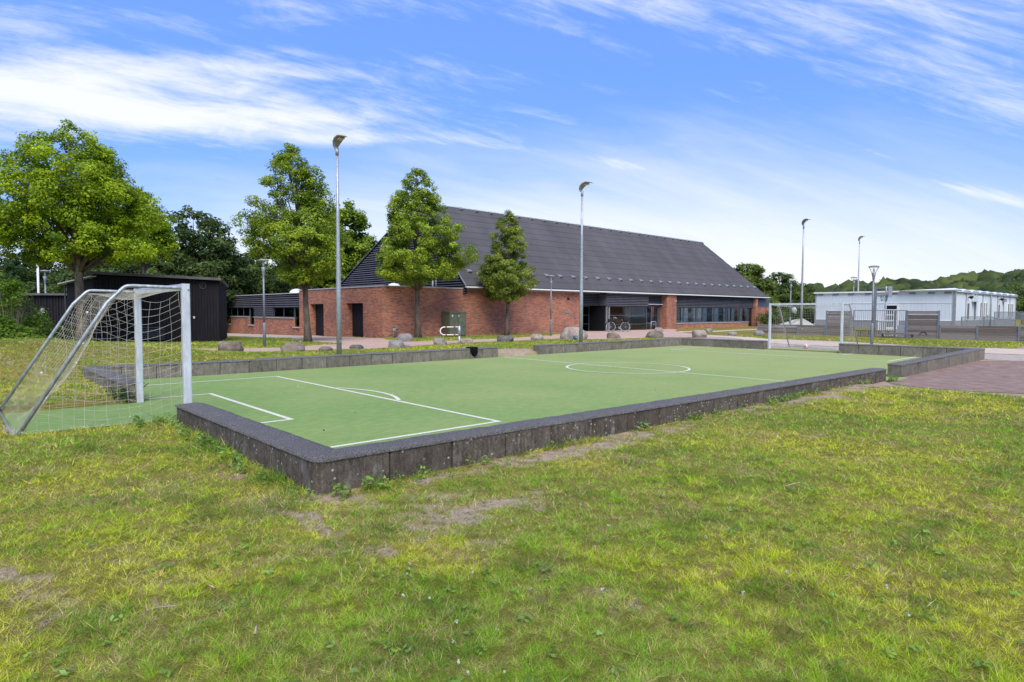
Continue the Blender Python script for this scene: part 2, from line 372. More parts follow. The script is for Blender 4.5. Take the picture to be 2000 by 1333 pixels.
m_glass_d = glass('dark_window_glass', (.25, .28, .3), (.9, .95, 1), .03, .3)

# ------------------------------------------------------------------ noise in numpy
def _h(ix, iy, s):
    n = (ix * 374761393 + iy * 668265263 + s * 974711) & 0x7fffffff
    n = ((n ^ (n >> 13)) * 1274126177) & 0x7fffffff
    return ((n ^ (n >> 16)) & 0xffff) / 65535.0
def vnoise(x, y, s=0):
    x = np.asarray(x, float); y = np.asarray(y, float)
    ix = np.floor(x).astype(np.int64); iy = np.floor(y).astype(np.int64); fx_ = x - ix; fy_ = y - iy
    fx_ = fx_ * fx_ * (3 - 2 * fx_); fy_ = fy_ * fy_ * (3 - 2 * fy_)
    a = _h(ix, iy, s); b = _h(ix + 1, iy, s); c = _h(ix, iy + 1, s); d = _h(ix + 1, iy + 1, s)
    return (a * (1 - fx_) + b * fx_) * (1 - fy_) + (c * (1 - fx_) + d * fx_) * fy_
def fbm(x, y, f, o=4, s=0):
    t = 0; a = .5; w_ = 0
    for i in range(o): t = t + a * vnoise(np.asarray(x) * f + 17 * i, np.asarray(y) * f - 9 * i, s + i); w_ += a; a *= .55; f *= 2.1
    return t / w_
def sm(x, a, b): t = np.clip((np.asarray(x, float) - a) / (b - a), 0, 1); return t * t * (3 - 2 * t)

# ------------------------------------------------------------------ terrain
def terrain(x, y):
    x = np.asarray(x, float); y = np.asarray(y, float)
    z = .07 - .075 * sm(x, 12.6, 14.0) * (y < 12)
    z = z + .04 * (x < 0) * sm(y, .5, 3)
    z = z + .12 * sm(y, 12.0, 13.2) * (x < 25.3)
    r_ = np.maximum(sm(x, 26, 35), sm(y, 9, 12.5)) * (x >= 25.3)
    z = np.where(x >= 25.3, .2 * r_, z)
    z = z - .018 * np.clip(y - 24.64, 0, 30)
    z = z + .66 * np.exp(-((x + .8) / 4.2) ** 2 - ((y - 15.7) / 2.1) ** 2) + .25 * np.exp(-((x - .5) / 4) ** 2 - ((y - 23.5) / 5) ** 2)
    z = z + 11 * np.exp(-((x - 330) / 120) ** 2 - ((y - 60) / 130) ** 2)
    z = z + .035 * (fbm(x, y, .6, 3, 5) - .5) * ((y < -.2) | (x < -.2) | (y > 12.6))
    inside = (x > .06) & (x < 25.2) & (y > .06) & (y < np.where((x > 12.8) & (x < 14.88), 12.24, 12.41))
    tongue = (x > -1.78) & (x <= .08) & (y > 4.95) & (y < 7.93)
    return np.where(inside | tongue, -.06, z)
def soil_f(x, y):
    x = np.asarray(x, float); y = np.asarray(y, float)
    x, y = x + .5 * (fbm(x, y, 1.6, 4, 91) - .5) + .12 * (fbm(x, y, 9, 2, 92) - .5), y + .5 * (fbm(x, y, 1.6, 4, 95) - .5) + .12 * (fbm(x, y, 9, 2, 96) - .5)
    n = .48 * fbm(x, y, 3.4, 4, 21) + .52 * fbm(x, y, 9, 3, 25); n2_ = fbm(x, y, 1.1, 3, 33)
    b = -.29 + 0 * x
    b = b + .27 * np.exp(-((y + .20) / .26) ** 2) * sm(x, .6, 1.2) * (1 - .35 * sm(x, 3.6, 5)) * (y > -2)
    b = b + .16 * np.exp(-((y + .35) / .32) ** 2) * sm(x, 7, 10)
    b = b + .20 * np.exp(-((x + .1) / .8) ** 2 - ((y + .65) / .6) ** 2)
    b = b + .17 * np.exp(-((x - .5) / .8) ** 2 - ((y + 1.35) / .5) ** 2)
    b = b + .21 * np.exp(-((x + 2.15) / .22) ** 2 - ((y + .6) / 1.2) ** 2)
    b = b + .12 * np.exp(-((x + .35) / .2) ** 2 - ((y - .8) / 1.2) ** 2)
    b = b + .14 * np.exp(-((x + 1.2) / .5) ** 2 - ((y - 13.6) / .6) ** 2)
    b = b + .95 * np.exp(-((x - 13.85) / 1.0) ** 2 - ((y - 12.75) / .5) ** 2)
    b = b + .30 * sm(x, 12.9, 13.9) * (y < .2) * (y > -3.2)
    return n * .8 + n2_ * .35 + b - .06 * sm(y, -1.5, -4)
def uniq(*seg): return np.unique(np.round(np.concatenate(seg), 3))
gx = uniq(np.arange(-6, 22, .12), np.arange(-3, 9, .05), np.arange(-30, -6, 1.5), np.arange(22, 62, 1.0), np.arange(62, 200, 8.), np.arange(200, 900, 40.), np.array([-900, -500, -250, -120, -60, -1.82, -1.77, -.02, .02, .1, .3, 25.0, 25.22, 25.34]))
gy = uniq(np.arange(-6.6, .3, .12), np.arange(-3.6, 0, .05), np.arange(.5, 28, .3), np.arange(28, 62, 1.5), np.arange(62, 200, 8.), np.arange(200, 900, 40.), np.array([-900, -400, -150, -60, -25, -14, -9, -.02, .03, .1, .3, 12.1, 12.19, 12.25, 12.4, 12.43, 7.92, 7.97, 4.91, 4.96]))
GX, GY = np.meshgrid(gx, gy, indexing='ij'); GZ = terrain(GX, GY)
nx, ny = GX.shape
def gz(x, y):
    """height of the ground mesh"""
    i = int(np.clip(np.searchsorted(gx, x) - 1, 0, nx - 2)); j = int(np.clip(np.searchsorted(gy, y) - 1, 0, ny - 2))
    a = (x - gx[i]) / (gx[i + 1] - gx[i]); b = (y - gy[j]) / (gy[j + 1] - gy[j])
    return float((GZ[i, j] * (1 - a) + GZ[i + 1, j] * a) * (1 - b) + (GZ[i, j + 1] * (1 - a) + GZ[i + 1, j + 1] * a) * b)
def gz_np(x, y):
    i = np.clip(np.searchsorted(gx, x) - 1, 0, nx - 2); j = np.clip(np.searchsorted(gy, y) - 1, 0, ny - 2)
    a = (x - gx[i]) / (gx[i + 1] - gx[i]); b = (y - gy[j]) / (gy[j + 1] - gy[j])
    return (GZ[i, j] * (1 - a) + GZ[i + 1, j] * a) * (1 - b) + (GZ[i, j + 1] * (1 - a) + GZ[i + 1, j + 1] * a) * b
def np_mesh(name, V, Fc, mat_, cols=None, attr=None, smooth=False):
    me = bpy.data.meshes.new(name); V = np.asarray(V, np.float32); Fc = np.asarray(Fc, np.int32)
    nf, k = Fc.shape
    me.vertices.add(len(V)); me.vertices.foreach_set('co', V.ravel())
    me.loops.add(nf * k); me.loops.foreach_set('vertex_index', Fc.ravel())
    me.polygons.add(nf); me.polygons.foreach_set('loop_start', np.arange(0, nf * k, k, dtype=np.int32))
    if smooth: me.polygons.foreach_set('use_smooth', np.ones(nf, bool))
    if cols is not None:
        a = me.color_attributes.new('Col', 'FLOAT_COLOR', 'POINT'); c4 = np.ones((len(V), 4), np.float32); c4[:, :3] = cols; a.data.foreach_set('color', c4.ravel())
    if attr is not None:
        a = me.attributes.new(attr[0], 'FLOAT', 'POINT'); a.data.foreach_set('value', np.asarray(attr[1], np.float32))
    me.materials.append(mat_); me.update(calc_edges=True); me.validate(); return me
idx = np.arange(nx * ny).reshape(nx, ny)
Fc = np.stack([idx[:-1, :-1], idx[1:, :-1], idx[1:, 1:], idx[:-1, 1:]], -1).reshape(-1, 4)
gme = np_mesh('ground', np.stack([GX, GY, GZ], -1).reshape(-1, 3), Fc, m_ground, attr=('soil', np.clip(soil_f(GX, GY), 0, 1).ravel()), smooth=True)
tag(link('ground', gme), kind='structure', label='worn scuffed lawn with bare patches around the small football pitch')

def sheet(name, poly, m, off, label, zfix=None, kind='structure'):
    bm = bmesh.new(); vs = [bm.verts.new((x, y, 0)) for x, y in poly]; bm.faces.new(vs)
    xs = [p[0] for p in poly]; ys = [p[1] for p in poly]
    if zfix is None:
        for a, vals, lo, hi in ((0, gx, min(xs), max(xs)), (1, gy, min(ys), max(ys))):
            last = -1e9
            for v in vals:
                if lo < v < hi and (v - last > .28):
                    last = v; co = [0, 0, 0]; co[a] = v; no = [0, 0, 0]; no[a] = 1
                    bmesh.ops.bisect_plane(bm, geom=bm.verts[:] + bm.edges[:] + bm.faces[:], plane_co=co, plane_no=no)
        for v in bm.verts: v.co.z = gz(v.co.x, v.co.y) + off
    else:
        for v in bm.verts: v.co.z = zfix
    bmesh.ops.triangulate(bm, faces=bm.faces[:])
    for f in bm.faces:
        f.normal_update()
        if f.normal.z < 0: f.normal_flip()
    me = bpy.data.meshes.new(name); bm.to_mesh(me); bm.free(); me.materials.append(m)
    return tag(link(name, me), kind=kind, label=label)

# paths and hard surfaces
sheet('path', [(4.2, 19.9), (4.86, 18.3), (5.15, 16.75), (6.53, 16.84), (7.85, 17.09), (9.41, 16.7), (10.81, 16.77), (13.55, 17.46), (15.16, 17.84), (17.5, 17.79), (19.94, 17.9), (22.4, 18.0), (22.74, 16.5), (23.81, 16.0), (26.78, 15.5), (28.24, 14.6), (29.6, 14.2), (30.9, 14.0), (33.0, 15.32), (35.6, 18.92), (37.6, 20.9), (41.7, 23.4), (42, 24.4), (31.1, 24.5), (27.15, 22.45), (22.85, 20.88), (19.69, 20.32), (16.65, 19.8), (14.37, 20.3), (14.39, 23.0), (15.0, 24.3), (15.1, 29), (12.2, 29), (11.04, 27.39), (10.62, 23.93), (10.81, 21.62), (10.79, 20.23), (10.37, 20.57), (7.59, 19.6), (6.01, 19.6)],
      m_pave, .012, 'pink paved path running past the brick hall to its entrance')
sheet('pavement', [(12.2, 29.02), (15.1, 29.02), (15.15, 54), (12.09, 54), (12.09, 41.95), (11.84, 34.02)], m_grey_path, .010, 'grey paving along the left wing of the hall')
sheet('footpath', [(28.6, 14.05), (30.53, 13.9), (29.0, 9.58), (28.8, 8.11), (28.75, 5.73), (28.73, 2.85), (28.46, 0.56), (28.65, -3), (28.9, -30), (31.9, -30), (31.56, -3), (31.3, 0), (30.92, 3.42), (31.79, 7.05), (31.88, 11.13), (32.02, 12.73), (32.97, 15.30)], m_path, .016, 'pale footpath running behind the far end of the pitch')
sheet('garden_path', [(38.67, 18.54), (46.22, 18.85), (58, 20), (58, 21), (48.3, 19.89), (40.79, 19.77), (37.7, 20.8), (36.2, 19.5)], m_path, .008, 'thin pale path leading off along the lawn by the hall')
sheet('gravel', [(25.3, 14.4), (25.24, -.8), (25.6, -1.2), (26.2, -3), (26.3, -30), (28.85, -30), (28.6, -3), (28.42, .56), (28.69, 2.85), (28.7, 5.73), (28.76, 8.11), (28.96, 9.58), (30.4, 13.9), (28.3, 14.0), (26.5, 14.7)], m_gravel, .008, 'sandy gravel strip behind the far goal')
sheet('asphalt', [(14.84, .04), (14.2, -.31), (13.8, -1.09), (13.95, -1.76), (14.37, -2.74), (15.2, -6), (16, -30), (26.28, -30), (26.15, -3), (25.55, -1.2), (25.2, -.8), (24.05, -.02), (16.02, -.02), (16.02, .04)], m_asph, .010, 'reddish brown asphalt beside the pitch')
# sunk pitch
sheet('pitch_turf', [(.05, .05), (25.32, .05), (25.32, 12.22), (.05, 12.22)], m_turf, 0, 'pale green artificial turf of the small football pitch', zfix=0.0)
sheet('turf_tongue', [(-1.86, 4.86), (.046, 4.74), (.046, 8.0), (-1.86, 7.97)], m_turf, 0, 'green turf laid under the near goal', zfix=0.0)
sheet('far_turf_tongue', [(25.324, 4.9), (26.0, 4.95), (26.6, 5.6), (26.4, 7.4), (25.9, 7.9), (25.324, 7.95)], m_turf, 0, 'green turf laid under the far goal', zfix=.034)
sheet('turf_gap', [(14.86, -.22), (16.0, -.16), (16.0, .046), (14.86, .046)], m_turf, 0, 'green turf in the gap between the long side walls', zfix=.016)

# pitch markings, each a thin sheet of paint
LW = .078
def line(p, q, w_=LW, z=.004):
    p = Vector((*p, 0)); q = Vector((*q, 0)); d = (q - p).normalized(); s_ = Vector((-d.y, d.x, 0)) * w_ / 2
    p = p - d * w_ / 2; q = q + d * w_ / 2
    return [(p - s_), (q - s_), (q + s_), (p + s_)]
def arc(c, r, a0, a1, n=40, w_=LW):
    mb = MB(); vs = []
    for i in range(n + 1):
        a = a0 + (a1 - a0) * i / n
        vs += [(c[0] + (r - w_ / 2) * math.cos(a), c[1] + (r - w_ / 2) * math.sin(a), 0), (c[0] + (r + w_ / 2) * math.cos(a), c[1] + (r + w_ / 2) * math.sin(a), 0)]
    return vs, [(2 * i, 2 * i + 1, 2 * i + 3, 2 * i + 2) for i in range(n)]
mk = empty('pitch_markings', (12.82, 6.35, .004), 'thin white lines painted on the green artificial turf', 'line marking')
def mark(name, vs, fs, z):
    mb = MB(); mb.add([(v[0], v[1], z) for v in vs], fs); mb.build(name, m_line, mk)
mark('centre_line', line((12.82, .4), (12.82, 12.0)), [(0, 1, 2, 3)], .004)
v_, f_ = arc((12.86, 6.43), 1.814, 0, 2 * PI, 72); mark('centre_circle', v_, f_, .008)
for s, x0 in ((1, .26), (-1, 25.38)):
    X_ = lambda d: x0 + s * d
    for nm, a, b, zz in [('penalty_line', (X_(3.65), 2.06), (X_(3.65), 10.75), .004), ('penalty_side_line', (X_(.1), 2.06), (X_(3.65 - LW), 2.06), .004), ('penalty_side_line', (X_(.1), 10.75), (X_(3.65 - LW), 10.75), .004),
                         ('goal_area_line', (X_(1.33), 4.33), (X_(1.33), 8.33), .004), ('goal_area_side_line', (X_(.1), 4.33), (X_(1.33 - LW), 4.33), .004), ('goal_area_side_line', (X_(.1), 8.33), (X_(1.33 - LW), 8.33), .004)]:
        mark(nm, line(a, b), [(0, 1, 2, 3)], zz)
    c = (X_(1.45), 6.27); a = math.asin(1.27 / 2.58)
    v_, f_ = arc(c, 2.58, -a, a, 24); v_ = [(v[0] if s > 0 else 2 * c[0] - v[0], v[1], v[2]) for v in v_]
    mark('penalty_arc', v_, f_ if s > 0 else [tuple(reversed(q)) for q in f_], .008)

# ------------------------------------------------------------------ low concrete walls
TH = .34; UNIT = .7463
def block_mesh(L, th, H, m, c=.012, corner=0):
    bm = bmesh.new(); bmesh.ops.create_cube(bm, size=1)
    for v in bm.verts: v.co = Vector(((v.co.x + .5) * L, (v.co.y + .5) * th, (v.co.z - .5) * H))
    if corner:
        es = [e for e in bm.edges if abs(e.verts[0].co.x) < 1e-5 and abs(e.verts[1].co.x) < 1e-5 and abs(e.verts[0].co.y) < 1e-5 and abs(e.verts[1].co.y) < 1e-5]
        bmesh.ops.bevel(bm, geom=es, offset=corner, segments=5, affect='EDGES', profile=.5)
    es = [e for e in bm.edges if abs(e.verts[0].co.z - e.verts[1].co.z) > .1 and len(e.link_faces) == 2 and e.calc_face_angle(0) > 1]
    bmesh.ops.bevel(bm, geom=es, offset=c, segments=1, affect='EDGES')
    me = bpy.data.meshes.new('concrete_block'); bm.to_mesh(me); bm.free(); me.materials.append(m); return me
TOPN = ([0, 6, 14.8, 16, 25], [.405, .36, .315, .355, .42]); TOPF = ([0, 3, 7.5, 12.8, 25], [.36, .35, .365, .372, .385])
def topz(x, y):
    a = np.interp(x, *TOPN); b = np.interp(x, *TOPF); t = min(max(y / 12.27, 0), 1); return float(a * (1 - t) + b * t)
CAPT = .028
def wall_run(root, p, d, n, L, m, inner, last_scale=1):
    """blocks from p along unit dir d (2D); inner = unit normal toward the body of the wall"""
    me = block_mesh(L - .012, TH, .7, m)
    ang = math.atan2(d[1], d[0])
    left = (-d[1], d[0]); flip = (left[0] * inner[0] + left[1] * inner[1]) < 0
    for k in range(n):
        x = p[0] + d[0] * k * L; y = p[1] + d[1] * k * L
        zt = topz(x + d[0] * L / 2, y + d[1] * L / 2) - CAPT + random.uniform(-.004, .004)
        o = link('concrete_block', me, root, loc=(x + d[0] * .004 + inner[0] * random.uniform(-.004, .004), y + d[1] * .004 + inner[1] * random.uniform(-.004, .004), zt), rot=(0, 0, ang + random.uniform(-.003, .003)))
        if flip: o.scale = (1, -1, 1)
def cap(root, pts_outer, pts_inner, m):
    """lumpy granulate cap following the wall top"""
    vs = []; fs = []; n = 0; P = []
    for (a, b) in zip(range(len(pts_outer) - 1), range(1, len(pts_outer))):
        o0, o1 = Vector(pts_outer[a]), Vector(pts_outer[b]); i0, i1 = Vector(pts_inner[a]), Vector(pts_inner[b])
        k = max(2, int((o1 - o0).length / .09))
        for q in range(k + (1 if b == len(pts_outer) - 1 else 0)):
            t = q / k; P.append((o0.lerp(o1, t), i0.lerp(i1, t)))
    W = 7
    for i, (o, q) in enumerate(P):
        dirn = (o - q).normalized(); end = min(i, len(P) - 1 - i)
        for j in range(W):
            t = j / (W - 1); e = (t - .5) * 2
            ov = .010 + .007 * mnoise.noise(Vector((o.x * 5, o.y * 5, 3 * e)))
            pt = o.lerp(q, t) - dirn * ov * e
            zt = topz(pt.x, pt.y); edge = abs(e) ** 5
            z = zt - .016 * edge + .010 * mnoise.noise(Vector((pt.x * 6, pt.y * 6, 0))) + .005 * mnoise.noise(Vector((pt.x * 25, pt.y * 25, 2)))
            if end == 0: z -= .01
            vs.append((pt.x, pt.y, z))
        for j, e in ((0, -1), (1, 1)):
            base = o if j == 0 else q
            pt = base + dirn * (.012 if j == 0 else -.012)
            vs.append((pt.x, pt.y, topz(pt.x, pt.y) - CAPT - .012 + .006 * mnoise.noise(Vector((pt.x * 9, pt.y * 9, 7)))))
    S = W + 2
    for i in range(len(P) - 1):
        a = i * S; b = a + S
        for j in range(W - 1): fs.append((a + j, a + j + 1, b + j + 1, b + j))
        fs.append((a + W, a, b, b + W)); fs.append((a + W - 1, a + W + 1, b + W + 1, b + W - 1))
    for a, r_ in ((0, 1), ((len(P) - 1) * S, -1)):
        f = [a + W] + [a + j for j in range(W)] + [a + W + 1]; fs.append(tuple(f if r_ < 0 else f[::-1]))
    MB().add(vs, fs).build('rubber_cap', m, root, smooth=True)
# near wall: along y=0 and up the left end
wa = empty('low_concrete_wall', (0, 0, 0), 'nearest dark concrete wall, L-shaped, with black granulate top and weathered corner facing the camera', 'low wall', 'low concrete walls round the pitch')
cb_ = block_mesh(.742, TH, .7, m_conc, corner=.09)
link('concrete_block', cb_, wa, loc=(0, 0, topz(.3, 0) - CAPT))
wall_run(wa, (.75, 0), (1, 0), 19, (14.83 - .75) / 19, m_conc, (0, 1))
wall_run(wa, (0, TH + .004), (0, 1), 6, (4.48 - TH - .004) / 6, m_conc, (1, 0))
cap(wa, [(0, 4.485), (0, .09), (.03, .03), (.09, 0), (14.835, 0)], [(TH, 4.485), (TH, TH + .02), (TH, TH), (TH + .02, TH), (14.835, TH)], m_cap)
# far long wall, left length, with the rest of the left end
wb = empty('low_concrete_wall', (0, 12.27, 0), 'long grey concrete wall at the far left side of the pitch, seen behind the near goal', 'low wall', 'low concrete walls round the pitch')
F0, F1 = 12.27, 12.27 + TH
wall_run(wb, (3.07 - UNIT * 4 - .085, F0), (1, 0), 17, (12.78 + .0 - (3.07 - UNIT * 4 - .085)) / 17, m_conc2, (0, 1))
wall_run(wb, (0, 8.02), (0, 1), 6, (F1 - 8.02) / 6, m_conc2, (1, 0))
cap(wb, [(12.785, F1), (0.0, F1), (0, 8.01)], [(12.785, F0), (TH, F0), (TH, 8.01)], m_cap)
# far long wall, right length, round the corner up to the far goal
wc = empty('low_concrete_wall', (25, 12.27, 0), 'grey concrete wall in the far corner of the pitch, in front of the hall entrance', 'low wall', 'low concrete walls round the pitch')
wall_run(wc, (14.9, F0), (1, 0), 14, (25.34 - 14.9) / 14, m_conc2, (0, 1))
wall_run(wc, (25.0, 8.02), (0, 1), 5, (F0 - 8.02) / 5, m_conc2, (1, 0))
cap(wc, [(14.895, F1), (25.34, F1), (25.34, 8.01)], [(14.895, F0), (25.0, F0), (25.0, 8.01)], m_cap)
# far end wall right of the goal, round to the right corner and back along the near side
wd = empty('low_concrete_wall', (25, 0, 0), 'grey concrete wall at the far right corner of the pitch, beside the reddish asphalt', 'low wall', 'low concrete walls round the pitch')
wall_run(wd, (25.0, TH + .006), (0, 1), 6, (4.86 - TH - .006) / 6, m_conc2, (1, 0))
wall_run(wd, (16.02, 0), (1, 0), 12, (25.34 - 16.02) / 12, m_conc2, (0, 1))
cap(wd, [(25.34, 4.865), (25.34, 0), (16.015, 0)], [(25.0, 4.865), (25.0, TH), (16.015, TH)], m_cap)

# ------------------------------------------------------------------ goals (built in their own frame: mouth at x=0 facing +x, net behind)
def make_goal():
    g0 = empty('football_goal', (.26, 6.43, 0), 'near football goal with white square posts and galvanised net frame, its net sagging', 'goal', 'football goals', world=0)
    HW = 1.54
    for s in (-1, 1):
        bm = bmesh.new(); bmesh.ops.create_cube(bm, size=1)
        for v in bm.verts: v.co = Vector((v.co.x * .11, s * HW + v.co.y * .085, (v.co.z + .5) * 2.09))
        bmesh.ops.bevel(bm, geom=[e for e in bm.edges if abs(e.verts[0].co.z - e.verts[1].co.z) > 1], offset=.012, segments=2, affect='EDGES')
        me = bpy.data.meshes.new('post'); bm.to_mesh(me); bm.free(); me.materials.append(m_alu); p = link('post', me, g0)
        b = MB(); b.tube([(.03, s * (HW + .0435), 2.0), (.03, s * (HW + .05), 2.0)], .012, 8); b.build('bolt', m_galv_d, p)
    MB().box(-.05, .05, -HW + .043, HW - .043, 1.995, 2.085).build('crossbar', m_alu, g0)
    for s in (-1, 1):
        y = s * (HW - .01)
        pts = [(-.02, y, 2.03), (-.12, y, 2.03), (-.66, y, 2.04)]
        for a in (15, 30, 45): pts.append((-.70 - .13 * math.sin(R(a)), y, 2.04 - .13 * (1 - math.cos(R(a)))))
        pts += [(-.98, y, 1.80), (-2.02, y, .05)]
        MB().tube(pts, .026, 10).build('net_frame_tube', m_galv, g0, smooth=True)
    MB().tube([(-2.02, -HW, .035), (-2.02, HW, .035)], .02, 8).build('ground_tube', m_galv, g0, smooth=True)
    # net: cords on a surface s across, t from crossbar over the frame and down to the ground
    prof = [(-.06, 2.0), (-.78, 1.99), (-.96, 1.80), (-1.98, .10)]
    ln = [0]
    for a, b in zip(prof, prof[1:]): ln.append(ln[-1] + math.dist(a, b))
    def P(s, t):
        d = t * ln[-1]; x = np.interp(d, ln, [p[0] for p in prof]); z = np.interp(d, ln, [p[1] for p in prof]); y = (s - .5) * 2 * (HW - .02)
        e = math.sin(PI * s) ; q = math.sin(PI * min(max((t - .22) / .78, 0), 1))
        sag = .24 * e * q; top = .13 * e * math.sin(PI * min(t / .26, 1))
        nz_ = Vector((x, y, z)); w1 = mnoise.noise(nz_ * 2.2); w2 = mnoise.noise(nz_ * 2.2 + Vector((9, 3, 1)))
        return Vector((x + sag * .75 + .04 * w1, y + .035 * w2, z - sag * .45 - top - (.10 * q if t > .25 else 0)))
    mb = MB(); NS, NT = 28, 28; r_ = .0022
    for i in range(NS + 1):
        mb.tube([P(i / NS, j / 34) for j in range(35)], r_, 3, False)
    for j in range(NT + 1):
        mb.tube([P(i / 30, j / NT) for i in range(31)], r_, 3, False)
    mb.build('back_net', m_net, g0)
    for s in (-1, 1):
        mb = MB()
        def Q(u, h):   # u 0 at post .. 1 at slope tube, h height
            xt = np.interp(h, [.05, 1.80, 1.95, 2.0], [-2.0, -.96, -.82, -.76]); x = -.07 + (xt + .07) * u
            e = math.sin(PI * u) * math.sin(PI * min(h / 2.0, 1)) ; w1 = mnoise.noise(Vector((x * 2.3, h * 2.3, s * 4))); w2 = mnoise.noise(Vector((x * 2.3 + 7, h * 2.3, s * 4)))
            return Vector((x + .045 * w1, s * (HW - .03) - s * (.14 * e + .03 * w1), max(h - .16 * math.sin(PI * u) * (1 if h > .3 else h / .3) + .04 * w2, .012)))
        for k in range(19):
            h = .03 + k * 1.95 / 18; mb.tube([Q(i / 22, h) for i in range(23)], r_, 3, False)
        for k in range(15):
            xk = -.07 - k * .132
            pts = []
            for j in range(27):
                h = .02 + 1.97 * j / 26; xt = np.interp(h, [.05, 1.80, 1.95, 2.0], [-2.0, -.96, -.82, -.76])
                if xk >= xt: pts.append(Q((xk + .07) / (xt + .07), h))
            if len(pts) > 2: mb.tube(pts, r_, 3, False)
        mb.build('side_net', m_net, g0)
        mb = MB(); pts = [(-.07 - 1.93 * i / 24, s * (HW + .02) + .03 * math.sin(i * 1.3), .022 + .008 * math.sin(i * 2.1)) for i in range(25)]
        mb.tube(pts, .016, 5); mb.build('ground_rope', m_net, g0)
    # hanging loose net bundle at the back foot
    mb = MB()
    for k in range(16):
        pts = []; y = -1.45 + random.uniform(-.1, .3)
        for j in range(9): pts.append((-2.02 + random.uniform(-.03, .03) - .02 * j * random.random(), y + j * .06, .03 + .16 * abs(math.sin(j * .5 + k)) * random.random()))
        mb.tube(pts, .0032, 3, False)
    mb.build('loose_net', m_net, g0)
    for (u, t) in ((.30, .60), (.70, .35), (.12, .8), (.85, .72), (.5, .5)):
        p = P(u, t); MB().lathe([(0, -.02), (.012, -.01), (.016, 0), (.010, .015), (0, .02)], p, 6).build('net_tie', m_white, g0)
    return g0
goal = make_goal()
goal2 = copy_tree(goal); goal2.location = (25.39, 6.43, 0); goal2.rotation_euler = (0, 0, PI)
goal2['label'] = 'far football goal with white posts, at the end of the pitch by the footpath'

# ------------------------------------------------------------------ the brick sports hall
XB, YB = 15.22, 24.64
HZ = .2
hall = empty('sports_hall', (XB, YB, HZ), 'red brick sports hall with a steep dark corrugated roof and black slatted cladding', 'building')
def wallbox(x0, x1, y0, y1, z0, z1, name='brick_wall', m=m_brick, parent=hall): return MB().box(x0, x1, y0, y1, z0, z1).build(name, m, parent)
TOPB = 3.0
# facade A (plane x = XB) with two doorways, .35 deep
def facadeA():
    mb = MB(); D_ = .36; ys = [24.64, 26.79, 28.74, 31.78, 33.69, 35.40]; x0, x1 = XB, XB + D_
    mb.box(x0, x1, ys[0], ys[1], -.4, TOPB)
    mb.box(x0, x1, ys[1], ys[2], 2.12, TOPB); mb.box(x0, x1, ys[2], ys[3], -.4, TOPB)
    mb.box(x0, x1, ys[3], ys[4], 2.10, TOPB); mb.box(x0, x1, ys[4], ys[5], -.4, TOPB)
    mb.build('brick_wall', m_brick, hall)
facadeA()
for (a, b) in ((26.79, 28.74), (31.78, 33.69)):
    d = MB().box(XB + .36, XB + .42, a, b, .02, 2.12).build('door', m_dark, hall)
    for k in range(3): MB().box(XB + .352, XB + .36, a + .05 + k * (b - a - .1) / 3 + .01, a + .05 + (k + 1) * (b - a - .1) / 3 - .01, .06, 2.06).build('door_panel', m_black, d)
    MB().box(XB - .05, XB + .36, a, b, -.1, .06).build('door_step', m_grey_path, hall)
# facade B (plane y = YB) from the corner to the entrance
wallbox(XB + .362, 31.19, YB, YB + .36, -.2, TOPB + .01)
wallbox(30.83, 31.19, YB + .362, YB + 3.0, -.2, TOPB)
MB().box(XB - .04, XB + .40, YB - .04, 35.44, TOPB + .012, TOPB + .07).build('parapet_cap', m_trim, hall)
MB().box(XB + .402, 31.23, YB - .04, YB + .40, TOPB + .012, TOPB + .07).build('parapet_cap', m_trim, hall)
MB().box(XB + .4, 30.8, YB + .38, 58, 2.6, 2.7).build('flat_roof', m_dark, hall)
